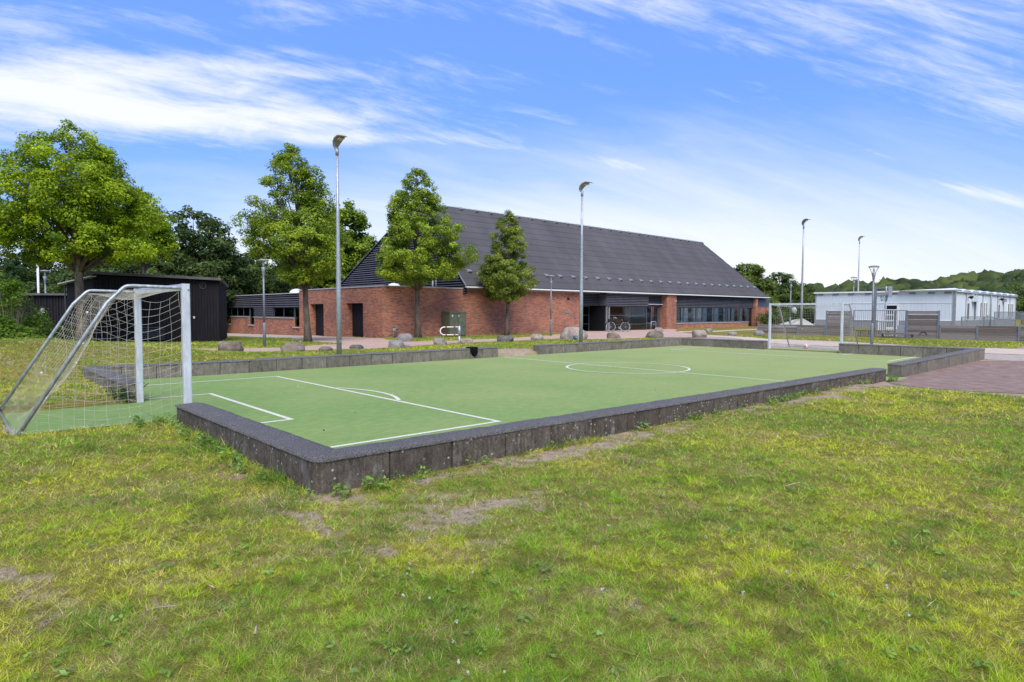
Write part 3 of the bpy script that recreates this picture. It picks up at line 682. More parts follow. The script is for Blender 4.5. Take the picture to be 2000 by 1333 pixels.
# clad wing beyond the brick
WZ0, WZ1 = 1.93, 2.83
wallbox(XB + .06, XB + .4, 35.40, 58, -.8, .50)
for (a, b) in ((36.5, 43.85), (44.95, 49.15), (50.2, 57.9)): wallbox(XB + .06, XB + .4, a, b, .501, 1.14)
for (a, b) in ((35.42, 36.49), (43.86, 44.94), (49.16, 50.19)):
    MB().box(XB - .03, XB + .3, a - .02, b + .02, .502, .56).build('window_sill', m_trim, hall)
for (a, b) in ((36.48, 43.87), (44.93, 49.17), (50.18, 57.9)): MB().box(XB - .01, XB + .3, a, b, 1.142, 1.19).build('window_sill', m_trim, hall)
MB().box(XB + .45, XB + .5, 35.4, 58, .5, WZ1).build('inner_wall', m_dark, hall)
def window(parent, axis, plane, a, b, z0, z1, divs, hbar=None, glassm=m_glass_d, fr=.05, out_=-1):
    """axis 'x': window in plane x=plane spanning y a..b; axis 'y': plane y=plane spanning x"""
    mb = MB()
    def bx(u0, u1, d0, d1, q0, q1):
        if axis == 'x': mb.box(plane + d0, plane + d1, u0, u1, q0, q1)
        else: mb.box(u0, u1, plane + d0, plane + d1, q0, q1)
    bx(a, b, 0, .06, z0, z0 + fr); bx(a, b, 0, .06, z1 - fr, z1)
    cuts = [a] + list(divs) + [b]
    for i, c in enumerate(cuts):
        c0 = c if i == 0 else (c - fr if i == len(cuts) - 1 else c - fr / 2)
        bx(c0, c0 + fr, .001, .059, z0 + fr, z1 - fr)
    if hbar:
        for h in hbar: bx(a + fr, b - fr, .004, .054, h - .02, h + .02)
    w_ = mb.build('window', m_frame, parent)
    for c0, c1 in zip(cuts, cuts[1:]):
        mb = MB()
        if axis == 'x': mb.add([(plane + .03, c0 + .02, z0 + .02), (plane + .03, c0 + .02, z1 - .02), (plane + .03, c1 - .02, z1 - .02), (plane + .03, c1 - .02, z0 + .02)], [(0, 1, 2, 3)])
        else: mb.add([(c0 + .02, plane + .03, z0 + .02), (c1 - .02, plane + .03, z0 + .02), (c1 - .02, plane + .03, z1 - .02), (c0 + .02, plane + .03, z1 - .02)], [(0, 1, 2, 3)])
        mb.build('pane', glassm, w_)
    return w_
window(hall, 'x', XB + .12, 36.52, 40.1, 1.20, WZ0 - .01, [38.3])
window(hall, 'x', XB + .12, 44.96, 49.14, 1.20, WZ0 - .01, [46.3, 47.7])
window(hall, 'x', XB + .12, 50.22, 57.5, 1.20, WZ0 - .01, [51.6, 53.0, 54.5, 56])
for (a, b) in ((35.42, 36.48), (43.86, 44.92), (49.18, 50.18)): window(hall, 'x', XB + .14, a + .02, b - .02, .57, WZ0 - .01, [])
def slat_mesh(L, h, d, m=m_slat):
    # sloping lath: wide at the foot, thin at the head, runs along local x
    return MB().add([(0, 0, 0), (0, -d, 0), (0, -d, h * .2), (0, -.003, h), (L, 0, 0), (L, -d, 0), (L, -d, h * .2), (L, -.003, h)],
                    [(0, 1, 5, 4), (1, 2, 6, 5), (2, 3, 7, 6), (0, 3, 2, 1), (4, 5, 6, 7), (0, 4, 7, 3)]).mesh('slat', m)
def slats(parent, p0, p1, z0, z1, pitch, h, d, zfun=None, m=m_slat):
    """laths between plan points p0 and p1 (outer side to the right of p0 -> p1)"""
    p0 = Vector((*p0, 0)); p1 = Vector((*p1, 0)); L = (p1 - p0).length; ang = math.atan2((p1 - p0).y, (p1 - p0).x)
    me = slat_mesh(1, h, d, m); n = int(round((z1 - z0) / pitch))
    for k in range(n):
        z = z0 + k * pitch
        a, b = (0, L) if zfun is None else zfun(z)
        if b - a < .1: continue
        q = p0 + (p1 - p0).normalized() * a
        link('slat', me, parent, loc=(q.x, q.y, z), scale=(b - a, 1, 1), rot=(0, 0, ang))
# facade A cladding: outside is -x, so run from high y to low y
MB().box(XB + .10, XB + .16, 35.42, 58, WZ0, WZ1).build('cladding_board', m_dark, hall)
slats(hall, (XB + .10, 58), (XB + .10, 35.42), WZ0, WZ1, .15, .088, .07)
MB().box(XB + .10, XB + .16, 40.12, 43.84, 1.20, WZ0 - .002).build('cladding_board', m_dark, hall)
slats(hall, (XB + .10, 43.84), (XB + .10, 40.12), 1.21, WZ0 - .03, .15, .088, .07)
MB().box(XB - .02, XB + .4, 35.45, 58, WZ1, WZ1 + .06).build('roof_edge', m_trim, hall)
# domes on the flat roof
def dome(x, y, z, r_, h):
    b = MB().box(x - r_ * 1.0, x + r_ * 1.0, y - r_ * 1.0, y + r_ * 1.0, z - .28, z).build('skylight', m_galv_d, hall)
    prof = [(r_ * math.cos(a), h * math.sin(a)) for a in np.linspace(0, PI / 2 - .02, 7)]
    MB().lathe(prof, (x, y, z), 20).build('dome', m_dome, b, smooth=True)
dome(19.6, 30.6, 3.12, .5, .40); dome(20.9, 38.2, 3.12, .42, .28); dome(17.6, 41.3, 2.98, .55, .36); dome(17.6, 54.4, 2.98, .62, .36); dome(16.8, 33.6, 3.0, .0, .0) if False else None
dome(35.4, 26.2, 2.98, .38, .22)
# ventilation housing with a white hood
vh = MB().box(20.9, 21.9, 27.6, 28.5, 2.7, 3.42).build('vent_housing', mat('red_brown_boarding', (.2, .04, .035), .8, .2, noise=(6, .3, 4, (1, 1, 1))), hall)
MB().add([(20.8, 27.5, 3.42), (22.0, 27.5, 3.42), (22.0, 28.6, 3.42), (20.8, 28.6, 3.42), (21.1, 27.85, 3.82), (21.7, 27.85, 3.82), (21.7, 28.25, 3.82), (21.1, 28.25, 3.82), (20.8, 27.5, 3.5), (22.0, 27.5, 3.5), (22.0, 28.6, 3.5), (20.8, 28.6, 3.5)],
         [(3, 2, 1, 0), (4, 5, 6, 7), (0, 1, 9, 8), (1, 2, 10, 9), (2, 3, 11, 10), (3, 0, 8, 11), (8, 9, 5, 4), (9, 10, 6, 5), (10, 11, 7, 6), (11, 8, 4, 7)]).build('vent_hood', m_dome, vh)
for (x, y, h) in ((20.3, 27.2, 3.7), (20.55, 27.2, 4.3)): MB().tube([(x, y, 2.7), (x, y, h)], .06, 8).build('flue_pipe', m_galv, hall, smooth=True)
# big roof: front slope in courses of corrugated sheet
XG, EY, EZ, RY, RZ = 20.7, 24.34, 3.21, 29.66, 8.81
XE1, XR1 = 59.45, 55.6
slope = Vector((0, RY - EY, RZ - EZ)); SL = slope.length; su = slope.normalized(); nrm = Vector((0, -su.z, su.y))
NC = 12
for c in range(NC):
    t0 = c / NC; t1 = min((c + 1) / NC + .008, 1)
    xr0 = XE1 + (XR1 - XE1) * t0; xr1 = XE1 + (XR1 - XE1) * t1
    pitch = .177; n = int((xr0 - XG) / pitch * 4); vs = []; fs = []
    for i in range(n + 1):
        x = XG + i * pitch / 4; hgt = .024 * (0, 1, 0, -1)[i % 4]
        for t, lift, xm in ((t0, .016, xr0), (t1, .0, xr1)):
            p = Vector((min(x, xm), EY, EZ)) + slope * t + nrm * (lift + hgt); vs.append(p)
        p = Vector((min(x, xr0), EY, EZ)) + slope * t0 + nrm * (.005 + hgt); vs.append(p)
    for i in range(n):
        a = i * 3; b = a + 3; fs += [(a, b, b + 1, a + 1), (a + 2, b + 2, b, a)]
    MB().add(vs, fs).build('roof_course', m_roof, hall)
BY, BZ = 41.6, 3.15
MB().add([(XG, RY, RZ - .02), (XR1, RY, RZ - .02), (XE1, BY, BZ), (XG, BY, BZ)], [(3, 2, 1, 0)]).build('rear_roof_slope', m_roof, hall)
MB().add([(XR1, RY, RZ - .02), (XE1, EY, EZ - .02), (XE1, BY, BZ)], [(0, 1, 2)]).build('end_roof_slope', m_roof, hall)
MB().tube([(XG - .02, RY, RZ + .02), (XR1, RY, RZ + .02)], .055, 6).build('ridge_cap', m_trim, hall)
MB().tube([(XG - .02, EY - .02, EZ - .02), (XG - .02, RY, RZ + .01)], .045, 5).build('verge_trim', m_galv_d, hall)
MB().tube([(XG - .02, BY, BZ), (XG - .02, RY, RZ + .01)], .045, 5).build('verge_trim', m_galv_d, hall)
MB().box(XG - .05, XE1 + .1, EY - .11, EY - .01, EZ - .13, EZ - .045).build('gutter', m_white, hall)
MB().box(XG, XE1, EY - .0, EY + .26, EZ - .15, EZ - .05).build('soffit', m_frame, hall)
# gable facing left: boards + laths
def gab(z):
    a = EY + (z - EZ) / (RZ - EZ) * (RY - EY) + .12; b = BY + (z - BZ) / (RZ - BZ) * (RY - BY) - .12
    return (BY - b, BY - a)
MB().add([(XG + .06, EY, EZ - .5), (XG + .06, EY, EZ), (XG + .06, RY, RZ - .03), (XG + .06, BY, BZ), (XG + .06, BY, BZ - .5)], [(0, 1, 2, 3, 4)]).build('gable_board', m_dark, hall)
slats(hall, (XG + .06, BY), (XG + .06, EY), 2.75, RZ - .1, .155, .085, .07, zfun=lambda z: gab(max(z + .1, EZ)))
# vents on the roof, one mesh shared
vm = MB(); 
vm.add([(-.17, 0, 0), (.17, 0, 0), (.17, .30, 0), (-.17, .30, 0), (-.13, .02, .10), (.13, .02, .10), (.11, .22, .07), (-.11, .22, .07)], [(0, 1, 5, 4), (1, 2, 6, 5), (2, 3, 7, 6), (3, 0, 4, 7), (4, 5, 6, 7)])
vme = vm.mesh('roof_vent', m_galv_d)
ang = math.atan2(RZ - EZ, RY - EY)
for tt, n, x0 in ((.145, 28, 21.62), (.968, 26, 22.96 - 1.33)):
    for k in range(n):
        x = x0 + k * 1.355
        p = Vector((x, EY, EZ)) + slope * tt + nrm * .03
        link('roof_vent', vme, hall, loc=p, rot=(ang, 0, 0))
# entrance: cladding bands, glass bay, doors
E0, E1, E2, E3 = 31.21, 34.1, 39.25, 41.73
yA, yB_, yC = 25.25, 24.50, 24.95
def band(p, q, z0=2.12, z1=3.02):
    d = Vector((q[0] - p[0], q[1] - p[1], 0)).normalized(); nn = Vector((d.y, -d.x, 0))
    c = Vector(((p[0] + q[0]) / 2, (p[1] + q[1]) / 2, (z0 + z1) / 2)) - nn * .06
    MB().obox(c, d * (Vector((q[0] - p[0], q[1] - p[1], 0)).length / 2), nn * .03, (0, 0, (z1 - z0) / 2)).build('cladding_board', m_dark, hall)
    slats(hall, (p[0] - nn.x * .028, p[1] - nn.y * .028), (q[0] - nn.x * .028, q[1] - nn.y * .028), z0 + .01, z1 - .03, .125, .074, .06)
    c.z = z1 + .03
    MB().obox(c + nn * .06, d * (Vector((q[0] - p[0], q[1] - p[1], 0)).length / 2), nn * .05, (0, 0, .028)).build('roof_edge', m_trim, hall)
band((E0, yA), (E1 - .01, yA)); band((E1, yB_), (E2, yB_)); band((E2 + .03, yC), (E3 - .02, yC))
MB().box(E1 - .04, E1 - .005, yB_ + .0, yA, 2.12, 3.02).build('cladding_return', m_slat, hall)
MB().box(E2 + .001, E2 + .028, yB_, yC, 2.12, 3.02).build('cladding_return', m_slat, hall)
MB().box(31.2, 41.7, 25.35, 29.5, 2.7, 2.8).build('entrance_roof', m_dark, hall)
MB().box(31.2, E1 + .2, 28.2, 28.3, -.1, 2.7).build('entrance_rear_wall', m_dark, hall)
MB().box(E1 + .0, E1 + .06, 24.75, 28.2, -.1, 2.11).build('entrance_side_wall', m_dark, hall)
MB().box(31.2, E1 - .05, 25.3, 28.2, 2.1, 2.2).build('porch_ceiling', m_dark, hall)
# entrance door inside the porch
dr = MB().box(31.3, 31.38, 26.1, 26.16, .1, 2.1).box(32.55, 32.62, 26.1, 26.16, .1, 2.1).box(33.9, 33.98, 26.1, 26.16, .1, 2.1).box(31.38, 33.9, 26.105, 26.155, 2.0, 2.1).box(31.38, 33.9, 26.105, 26.155, .1, .22).box(31.38, 33.9, 26.108, 26.15, .72, .76).box(31.38, 33.9, 26.108, 26.15, 1.38, 1.42).build('entrance_door', m_frame, hall)
MB().box(32.60, 32.66, 26.04, 26.09, .2, 2.02).build('door_edge', m_trim, dr)
MB().add([(31.38, 26.13, .2), (33.9, 26.13, .2), (33.9, 26.13, 2.0), (31.38, 26.13, 2.0)], [(0, 1, 2, 3)]).build('pane', m_glass_d, dr)
MB().box(32.15, 32.38, 26.06, 26.07, 1.1, 1.5).build('notice_sheet', m_white, dr)
for xx in (E1 + .05, E1 + .32): MB().box(xx, xx + .07, 24.56, 24.66, .12, 2.1).build('mullion', m_galv, hall)
# glass bay with brick inside
b1 = window(hall, 'y', 24.60, E1 + .42, E2 - .02, .15, 2.1, [36.9], hbar=[.70, 1.38], glassm=m_glass, fr=.07)
MB().box(E1 + .07, E2 - .02, 24.62, 24.68, -.05, .145).build('plinth', m_frame, hall)
MB().box(E1 + .3, E3, 26.2, 26.3, .1, 2.5).build('inner_brick_wall', m_brick, hall)
MB().box(E1 + .1, E3, 24.8, 26.2, .05, .1).build('inner_floor', m_grey_path, hall)
MB().box(E1 + .1, E3, 24.8, 26.2, 2.25, 2.3).build('inner_ceiling', m_white, hall)
MB().box(E2 + .0, E2 + .05, 24.72, 26.2, .05, 2.3).build('inner_partition', m_frame, hall)
bn = MB().box(37.6, 38.5, 25.5, 25.9, .62, .74).box(37.7, 38.4, 25.55, 25.85, .1, .5).build('inner_bench', mat('yellow_laminate', (.55, .42, .12), .5, .3, noise=(4, .1, 3, (1, 1, 1))), hall)
window(hall, 'y', 25.05, E2 + .05, E3 - .32, .15, 2.1, [40.45], hbar=[.70, 1.38], glassm=m_glass, fr=.07)
MB().box(E2 + .05, E3 - .3, 25.06, 25.12, -.05, .145).build('plinth', m_frame, hall)
MB().box(E3 - .30, E3 - .02, 25.08, 25.14, -.05, 2.1).build('dark_side_panel', m_frame, hall)
MB().box(E2 + .1, E3 - .1, 25.9, 25.95, .72, 1.9).build('inner_blind', m_contg, hall)
# pillars
wallbox(41.75, 43.13, 24.42, 25.4, -.1, 3.07, 'brick_pillar')
MB().box(41.7, 43.18, 24.37, 25.4, 3.072, 3.12).build('pillar_cap', m_trim, hall)
MB().box(43.0, 43.1, 24.39, 24.415, 2.55, 2.62).build('camera_bracket', m_white, hall)
# window row right of the pillar
wallbox(43.15, 56.1, YB + .02, YB + .36, -.2, .66)
MB().box(43.14, 56.2, YB - .03, YB + .34, .662, .71).build('window_sill', m_trim, hall)
MB().box(43.15, 57.0, YB + .04, YB + .1, 2.10, 3.1).build('cladding_board', m_dark, hall)
slats(hall, (43.15, YB + .04), (57.0, YB + .04), 2.11, 3.09, .125, .074, .06)
wd_ = [(43.18, 44.75), (44.77, 46.75), (46.77, 47.85), (47.87, 49.85), (49.87, 51.9), (51.92, 52.95), (52.97, 54.5), (54.52, 56.08)]
for i, (a, b) in enumerate(wd_):
    w_ = window(hall, 'y', YB + .08, a, b, .72, 2.09, [], hbar=None if i in (2, 5) else [1.42], glassm=m_glass, fr=.075)
    if i not in (2, 5):
        for c0, c1 in ((a + .10, a + .10 + (b - a) * .30), (b - .12 - (b - a) * .14, b - .12)): MB().box(c0, c1, YB + .135, YB + .15, .8, 2.02).build('curtain', m_white, w_)
    if i in (2, 5): MB().box(a + .35, b - .2, YB + .14, YB + .16, .8, 2.0).build('blind_panel', m_white, w_)
window(hall, 'y', YB + .10, 56.2, 56.95, .1, 2.09, [], glassm=m_glass, fr=.08)
MB().box(43.2, 57, 26.6, 26.7, .1, 2.6).build('inner_white_wall', m_white, hall)
MB().box(43.2, 57, 24.9, 27.3, .05, .1).build('inner_floor', m_grey_path, hall)
MB().box(43.2, 57, 24.9, 27.3, 2.3, 2.4).build('inner_ceiling', m_white, hall)
for a in (44.9, 46.2, 50.6, 52.6, 55.0, 56.1, 58): MB().box(a, a + .75, 26.52, 26.59, .9, 2.1).build('inner_window', m_dark, hall)
for a in (44.1, 47.6, 48.6, 51.4, 54.3): MB().box(a, a + .3, 25.8, 26.0, .1, 2.3).build('inner_post', m_white, hall)
# right end pillar, recess and end wall
wallbox(57.02, 57.5, 24.42, 25.2, -.1, 3.1, 'brick_pillar')
wallbox(57.9, 60.5, YB, YB + .36, -.2, 2.16)
wallbox(57.5, 57.9, YB + .3, YB + .5, -.2, 2.9, 'dark_recess', m_dark)
wallbox(60.14, 60.5, YB + .362, 41, -.2, 2.9)
MB().box(57.9, 60.5, YB + .03, YB + .1, 2.162, 3.1).build('cladding_board', m_dark, hall)
slats(hall, (57.52, YB + .02), (60.5, YB + .02), 2.17, 3.05, .11, .085, .03, m=m_slat)
MB().box(57.0, 60.6, YB - .06, YB + .3, 3.13, 3.19).build('roof_edge', m_trim, hall)
# small things on the brick
MB().box(29.6, 30.1, YB - .03, YB, 1.55, 1.72).build('wall_sign', m_galv_d, hall)
MB().box(30.7, 30.78, YB - .06, YB, 1.2, 1.5).build('bell_push', m_galv_d, hall)
MB().box(29.9, 30.1, YB - .05, YB, 2.5, 2.62).build('wall_lamp', m_dark, hall)
MB().box(16.9, 17.1, YB - .0, YB + .01, 2.0, 2.1)

# ------------------------------------------------------------------ black timber building
shed = empty('black_timber_building', (5, 27.3, .15), 'black timber building of vertical planks behind the near goal', 'building')
S0, S1, S2 = Vector((2.6, 28.35, 0)), Vector((6.28, 26.98, 0)), Vector((7.42, 26.56, 0))
sd = (S2 - S0).normalized(); sn = Vector((-sd.y, sd.x, 0)); SLn = (S2 - S0).length
def sroof(t): return 3.40 - .19 * t / SLn
MB().add([S0 + Vector((0, 0, -.3)), S2 + Vector((0, 0, -.3)), S2 + sn * 7 + Vector((0, 0, -.3)), S0 + sn * 7 + Vector((0, 0, -.3)),
          S0 + Vector((0, 0, 3.27)), S2 + Vector((0, 0, 3.08)), S2 + sn * 7 + Vector((0, 0, 3.0)), S0 + sn * 7 + Vector((0, 0, 3.2))],
         [(0, 1, 5, 4), (1, 2, 6, 5), (2, 3, 7, 6), (3, 0, 4, 7), (4, 5, 6, 7)]).build('wall', m_dark, shed)
pk = MB().box(0, .105, -.028, -.002, 0, 1).mesh('plank', m_black); pk2 = MB().box(0, .105, -.05, -.029, 0, 1).mesh('plank', m_black)
sang = math.atan2(sd.y, sd.x); nP = int(SLn / .125)
for k in range(nP):
    t = k * SLn / nP; q = S0 + sd * t
    link('plank', pk if k % 2 else pk2, shed, loc=(q.x, q.y, -.05), scale=(1, 1, sroof(t) - .12), rot=(0, 0, sang))
q = S0 + sd * (3.93 + .0); MB().obox(q + Vector((0, 0, 1.62)) - sn * .06, sd * .05, sn * .012, (0, 0, 1.6)).build('corner_trim', m_black, shed)
c0 = S0 - sd * .12 - sn * .28; c1 = S2 + sd * .12 - sn * .28
MB().add([c0 + Vector((0, 0, 3.30)), c1 + Vector((0, 0, 3.11)), c1 + sn * 7.4 + Vector((0, 0, 3.04)), c0 + sn * 7.4 + Vector((0, 0, 3.24)),
          c0 + Vector((0, 0, 3.42)), c1 + Vector((0, 0, 3.23)), c1 + sn * 7.4 + Vector((0, 0, 3.15)), c0 + sn * 7.4 + Vector((0, 0, 3.34))],
         [(3, 2, 1, 0), (4, 5, 6, 7), (0, 1, 5, 4), (1, 2, 6, 5), (2, 3, 7, 6), (3, 0, 4, 7)]).build('roof', m_slat, shed)
q = S0 + sd * 4.45; mb = MB()
prev = []
for k in range(21): a = 2 * PI * k / 20; prev.append(q - sn * .062 + sd * .13 * math.cos(a) + Vector((0, 0, 2.86 + .15 * math.sin(a))))
mb.tube(prev, .012, 5); mb.tube([q - sn * .062 + Vector((0, 0, 2.72)) - sd * .06, q - sn * .062 + Vector((0, 0, 2.97))], .012, 5); mb.build('emblem', m_frame, shed)
q = S0 + sd * 4.05; MB().obox(q + Vector((0, 0, 1.35)) - sn * .06, sd * .035, sn * .01, (0, 0, .05)).build('small_plate', m_white, shed)
# low slatted louvre
q = S0 + sd * 2.2
for k in range(7): MB().obox(q + Vector((0, 0, .35 + k * .09)) - sn * .09, sd * .62, sn * .03, (0, 0, .018)).build('louvre_slat', m_frame, shed)
# left part with a pitched roof with pale edge
L0, L1 = Vector((1.87, 30.29, 0)), Vector((2.62, 28.45, 0)); ld = (L1 - L0).normalized()
MB().add([L0 + Vector((0, 0, -.3)), L1 + Vector((0, 0, -.3)), L1 + Vector((4, 2, -.3)), L0 + Vector((4, 2, -.3)), L0 + Vector((0, 0, 2.88)), L1 + Vector((0, 0, 3.13)), L1 + Vector((4, 2, 3.13)), L0 + Vector((4, 2, 2.88))],
         [(0, 1, 5, 4), (1, 2, 6, 5), (2, 3, 7, 6), (3, 0, 4, 7), (4, 5, 6, 7)]).build('side_wall', m_black, shed)
MB().obox((L0 + L1) / 2 + Vector((-.12, -.08, 3.04)), ld * 1.25 + Vector((0, 0, .15)), (.12, .05, 0), (0, 0, .022)).build('roof_edge', m_trim, shed)
MB().tube([L0 + Vector((-.06, .1, 2.85)), L0 + Vector((-.06, .1, .2))], .035, 6).build('downpipe', m_frame, shed)
# lower black building further left
lb = empty('flat_roofed_black_shed', (0, 42, .3), 'low flat-roofed black shed in the background left of the timber building', 'building')
B0, B1 = Vector((-4.5, 47.6, 0)), Vector((3.5, 41.0, 0)); bd = (B1 - B0).normalized(); bn_ = Vector((-bd.y, bd.x, 0))
MB().add([p + Vector((0, 0, z)) for z in (-.8, 2.55) for p in (B0, B1, B1 + bn_ * 6, B0 + bn_ * 6)], [(0, 1, 5, 4), (1, 2, 6, 5), (2, 3, 7, 6), (3, 0, 4, 7), (4, 5, 6, 7)]).build('wall', m_dark, lb)
MB().obox((B0 + B1) / 2 + bn_ * 2.9 + Vector((0, 0, 2.62)), bd * ((B1 - B0).length / 2 + .2), bn_ * 3.15, (0, 0, .06)).build('roof', m_slat, lb)
nB = 60
for k in range(nB):
    q = B0 + bd * ((B1 - B0).length * k / nB)
    link('plank', pk if k % 2 else pk2, lb, loc=(q.x, q.y, -.6), scale=(1.2, 1, 3.1), rot=(0, 0, math.atan2(bd.y, bd.x)))
sp_ = Vector((1.98, 42.01, 1.64)); t_ = (sp_ - B0).dot(bd); sp_ = B0 + bd * t_ + Vector((0, 0, 1.62)) - bn_ * .08
sg = MB().obox(sp_, bd * .11, bn_ * .01, (0, 0, .13)).build('sign_frame', m_trim, lb)
MB().obox(sp_ - bn_ * .014, bd * .08, bn_ * .004, (0, 0, .09)).build('sign_face', m_galv_d, lb)
pw = empty('whitewashed_low_wall', (1.7, 36.8, .2), 'low whitewashed retaining wall behind the mound, left of the timber building', 'wall')
W0, W1 = Vector((.75, 37.9, 0)), Vector((2.62, 36.2, 0)); wdv = (W1 - W0); 
MB().obox((W0 + W1) / 2 + Vector((0, 0, .2)), wdv / 2, Vector((-wdv.y, wdv.x, 0)).normalized() * .15, (0, 0, .42)).build('wall_face', mat('flaking_whitewash', (.5, .5, .47), .9, .1, noise=(5, .4, 6, (1, 1, 1)), ramp=[(.35, (.12, .13, .09)), (.5, (.55, .54, .5)), (.7, (.62, .6, .56))]), pw)
MB().obox((W0 + W1) / 2 + Vector((0, 0, .64)), wdv / 2 * 1.02, Vector((-wdv.y, wdv.x, 0)).normalized() * .5, (0, 0, .02)).build('wall_coping', m_grey_path, pw)

# ------------------------------------------------------------------ modular cabins on the right
cab = empty('modular_cabin', (57.65, 8.06, .2), 'long pale blue-white modular cabin with grey plinth behind the timber fence', 'building')
CX, CY0, CY1, CX1, CT = 57.65, 8.06, 18.96, 82.0, 3.38
MB().box(CX, CX1, CY0, CY1, -.2, 1.02).build('plinth_wall', m_contg, cab)
MB().box(CX + .02, CX1, CY0 + .02, CY1, 1.022, CT).build('wall', m_cont, cab)
# ribbed front panels: one panel per module bay, ribs as real relief
ribs = [y for y in np.arange(CY0 + .35, CY1 - .2, .27) if not 12.05 < y < 13.15]
rib = MB().add([(0, -.035, 0), (-.007, -.015, 0), (-.007, .015, 0), (0, .035, 0), (0, -.035, 1), (-.007, -.015, 1), (-.007, .015, 1), (0, .035, 1)], [(0, 4, 5, 1), (1, 5, 6, 2), (2, 6, 7, 3)]).mesh('panel_rib', m_cont)
ribg = MB().add([(0, -.035, 0), (-.007, -.015, 0), (-.007, .015, 0), (0, .035, 0), (0, -.035, 1), (-.007, -.015, 1), (-.007, .015, 1), (0, .035, 1)], [(0, 4, 5, 1), (1, 5, 6, 2), (2, 6, 7, 3)]).mesh('panel_rib', m_contg)
for y in ribs:
    link('panel_rib', rib, cab, loc=(CX + .02, y, 1.03), scale=(1, 1, 1.42)); link('panel_rib', rib, cab, loc=(CX + .02, y, 2.50), scale=(1, 1, .84)); link('panel_rib', ribg, cab, loc=(CX, y, .2), scale=(1, 1, .8))
MB().box(CX - .012, CX + .02, CY0 + .2, CY1 - .1, 2.455, 2.495).build('panel_joint', m_white, cab)
MB().box(CX - .015, CX + .02, CY0 + .2, CY1 - .1, .99, 1.03).build('panel_joint', m_white, cab)
MB().box(CX - .14, CX1 + .1, CY0 - .02, CY1 + .1, CT, CT + .13).build('roof_edge', m_white, cab)
MB().box(CX - .03, CX + .12, CY0 - .03, CY0 + .16, -.1, CT).build('corner_post', m_contg, cab)
MB().box(CX - .03, CX + .12, CY1 - .1, CY1 + .02, -.1, CT).build('corner_post', m_contg, cab)
for y in (18.51, 17.17, 15.87, 14.49, 12.45, 11.08, 9.72, 8.6): 
    v = MB().box(CX - .05, CX + .02, y - .24, y + .24, CT - .16, CT - .03).build('vent_grille', m_contg, cab)
    MB().box(CX - .056, CX - .05, y - .2, y + .2, CT - .12, CT - .07).build('grille_slot', m_galv_d, v)
dd = MB().box(CX - .03, CX + .05, 12.08, 12.2, .2, 2.36).box(CX - .03, CX + .05, 13.0, 13.12, .2, 2.36).box(CX - .028, CX + .05, 12.2, 13.0, 2.26, 2.36).box(CX - .028, CX + .05, 12.2, 13.0, 1.42, 1.50).box(CX - .028, CX + .05, 12.2, 13.0, .2, .42).build('door', m_white, cab)
MB().box(CX - .010, CX + .01, 12.2, 13.0, .42, 2.26).build('pane', m_dark, dd)
# long side: bay posts, windows, lamps, box, sloped roof ends
for x in (61.0, 64.1, 67.0, 73.1, 75.9, 78.9, 81.9): MB().box(x - .06, x + .06, CY0 - .03, CY0 + .02, 1.03, CT).build('bay_post', m_contg, cab)
MB().tube([(69.9, CY0 - .08, .3), (69.9, CY0 - .08, 3.2), (69.9, CY0 + .02, 3.35)], .06, 8).build('downpipe', m_galv, cab, smooth=True)
for a, b, z0, z1 in ((61.25, 62.1, 1.1, 2.45), (65.9, 66.5, 1.25, 2.55), (67.25, 67.75, 1.25, 2.55), (68.1, 68.6, 1.25, 2.55), (73.3, 74.1, 1.1, 2.45), (77.8, 78.5, 1.25, 2.55), (79.1, 79.6, 1.25, 2.55), (79.8, 80.4, 1.25, 2.55)):
    w_ = MB().box(a - .06, a, CY0 - .05, CY0 + .019, z0 - .06, z1 + .06).box(b, b + .06, CY0 - .05, CY0 + .019, z0 - .06, z1 + .06).box(a, b, CY0 - .045, CY0 + .018, z1, z1 + .06).box(a, b, CY0 - .045, CY0 + .018, z0 - .06, z0).build('window', m_white, cab)
    MB().box(a, b, CY0 - .012, CY0 + .01, z0, z1).build('pane', m_frame, w_)
for x in (61.6, 73.7):
    l_ = MB().tube([(x, CY0 - .02, 2.95), (x, CY0 - .22, 2.95)], .05, 8).build('wall_lamp', m_dark, cab)
    MB().lathe([(.0, .14), (.14, .10), (.16, 0), (.05, -.12), (0, -.12)], (x, CY0 - .24, 2.95), 12).build('lamp_shade', m_dark, l_)
MB().box(63.0, 64.6, CY0 - .4, CY0 - .01, 2.62, 3.12).build('air_unit', m_cont, cab)
MB().tube([(63.9, CY0 - .1, 1.1), (63.9, CY0 - .1, 2.62)], .04, 6).build('cable_duct', m_galv_d, cab)
MB().box(75.3, 75.9, CY0 - .25, CY0 - .01, 2.75, 3.05).build('air_unit', m_contg, cab)
MB().tube([(CX + .1, CY0 - .08, CT - .02), (CX1 + .1, CY0 - .08, CT - .02)], .07, 8).build('gutter', m_galv, cab, smooth=True)
for x in (58.4, 61.2, 64.2, 67.1, 70, 73.2, 76, 79, 81.7):
    MB().add([(x - 1.1, CY0 - .12, CT + .13), (x + 1.1, CY0 - .12, CT + .13), (x + .2, CY0 + .3, CT + .3), (x - .9, CY0 + .3, CT + .24), (x + 1.1, 12, CT + .13), (x - 1.1, 12, CT + .13)], [(0, 1, 2, 3), (1, 4, 2), (0, 3, 5), (3, 2, 4, 5)]).build('roof_hump', m_dome, cab)
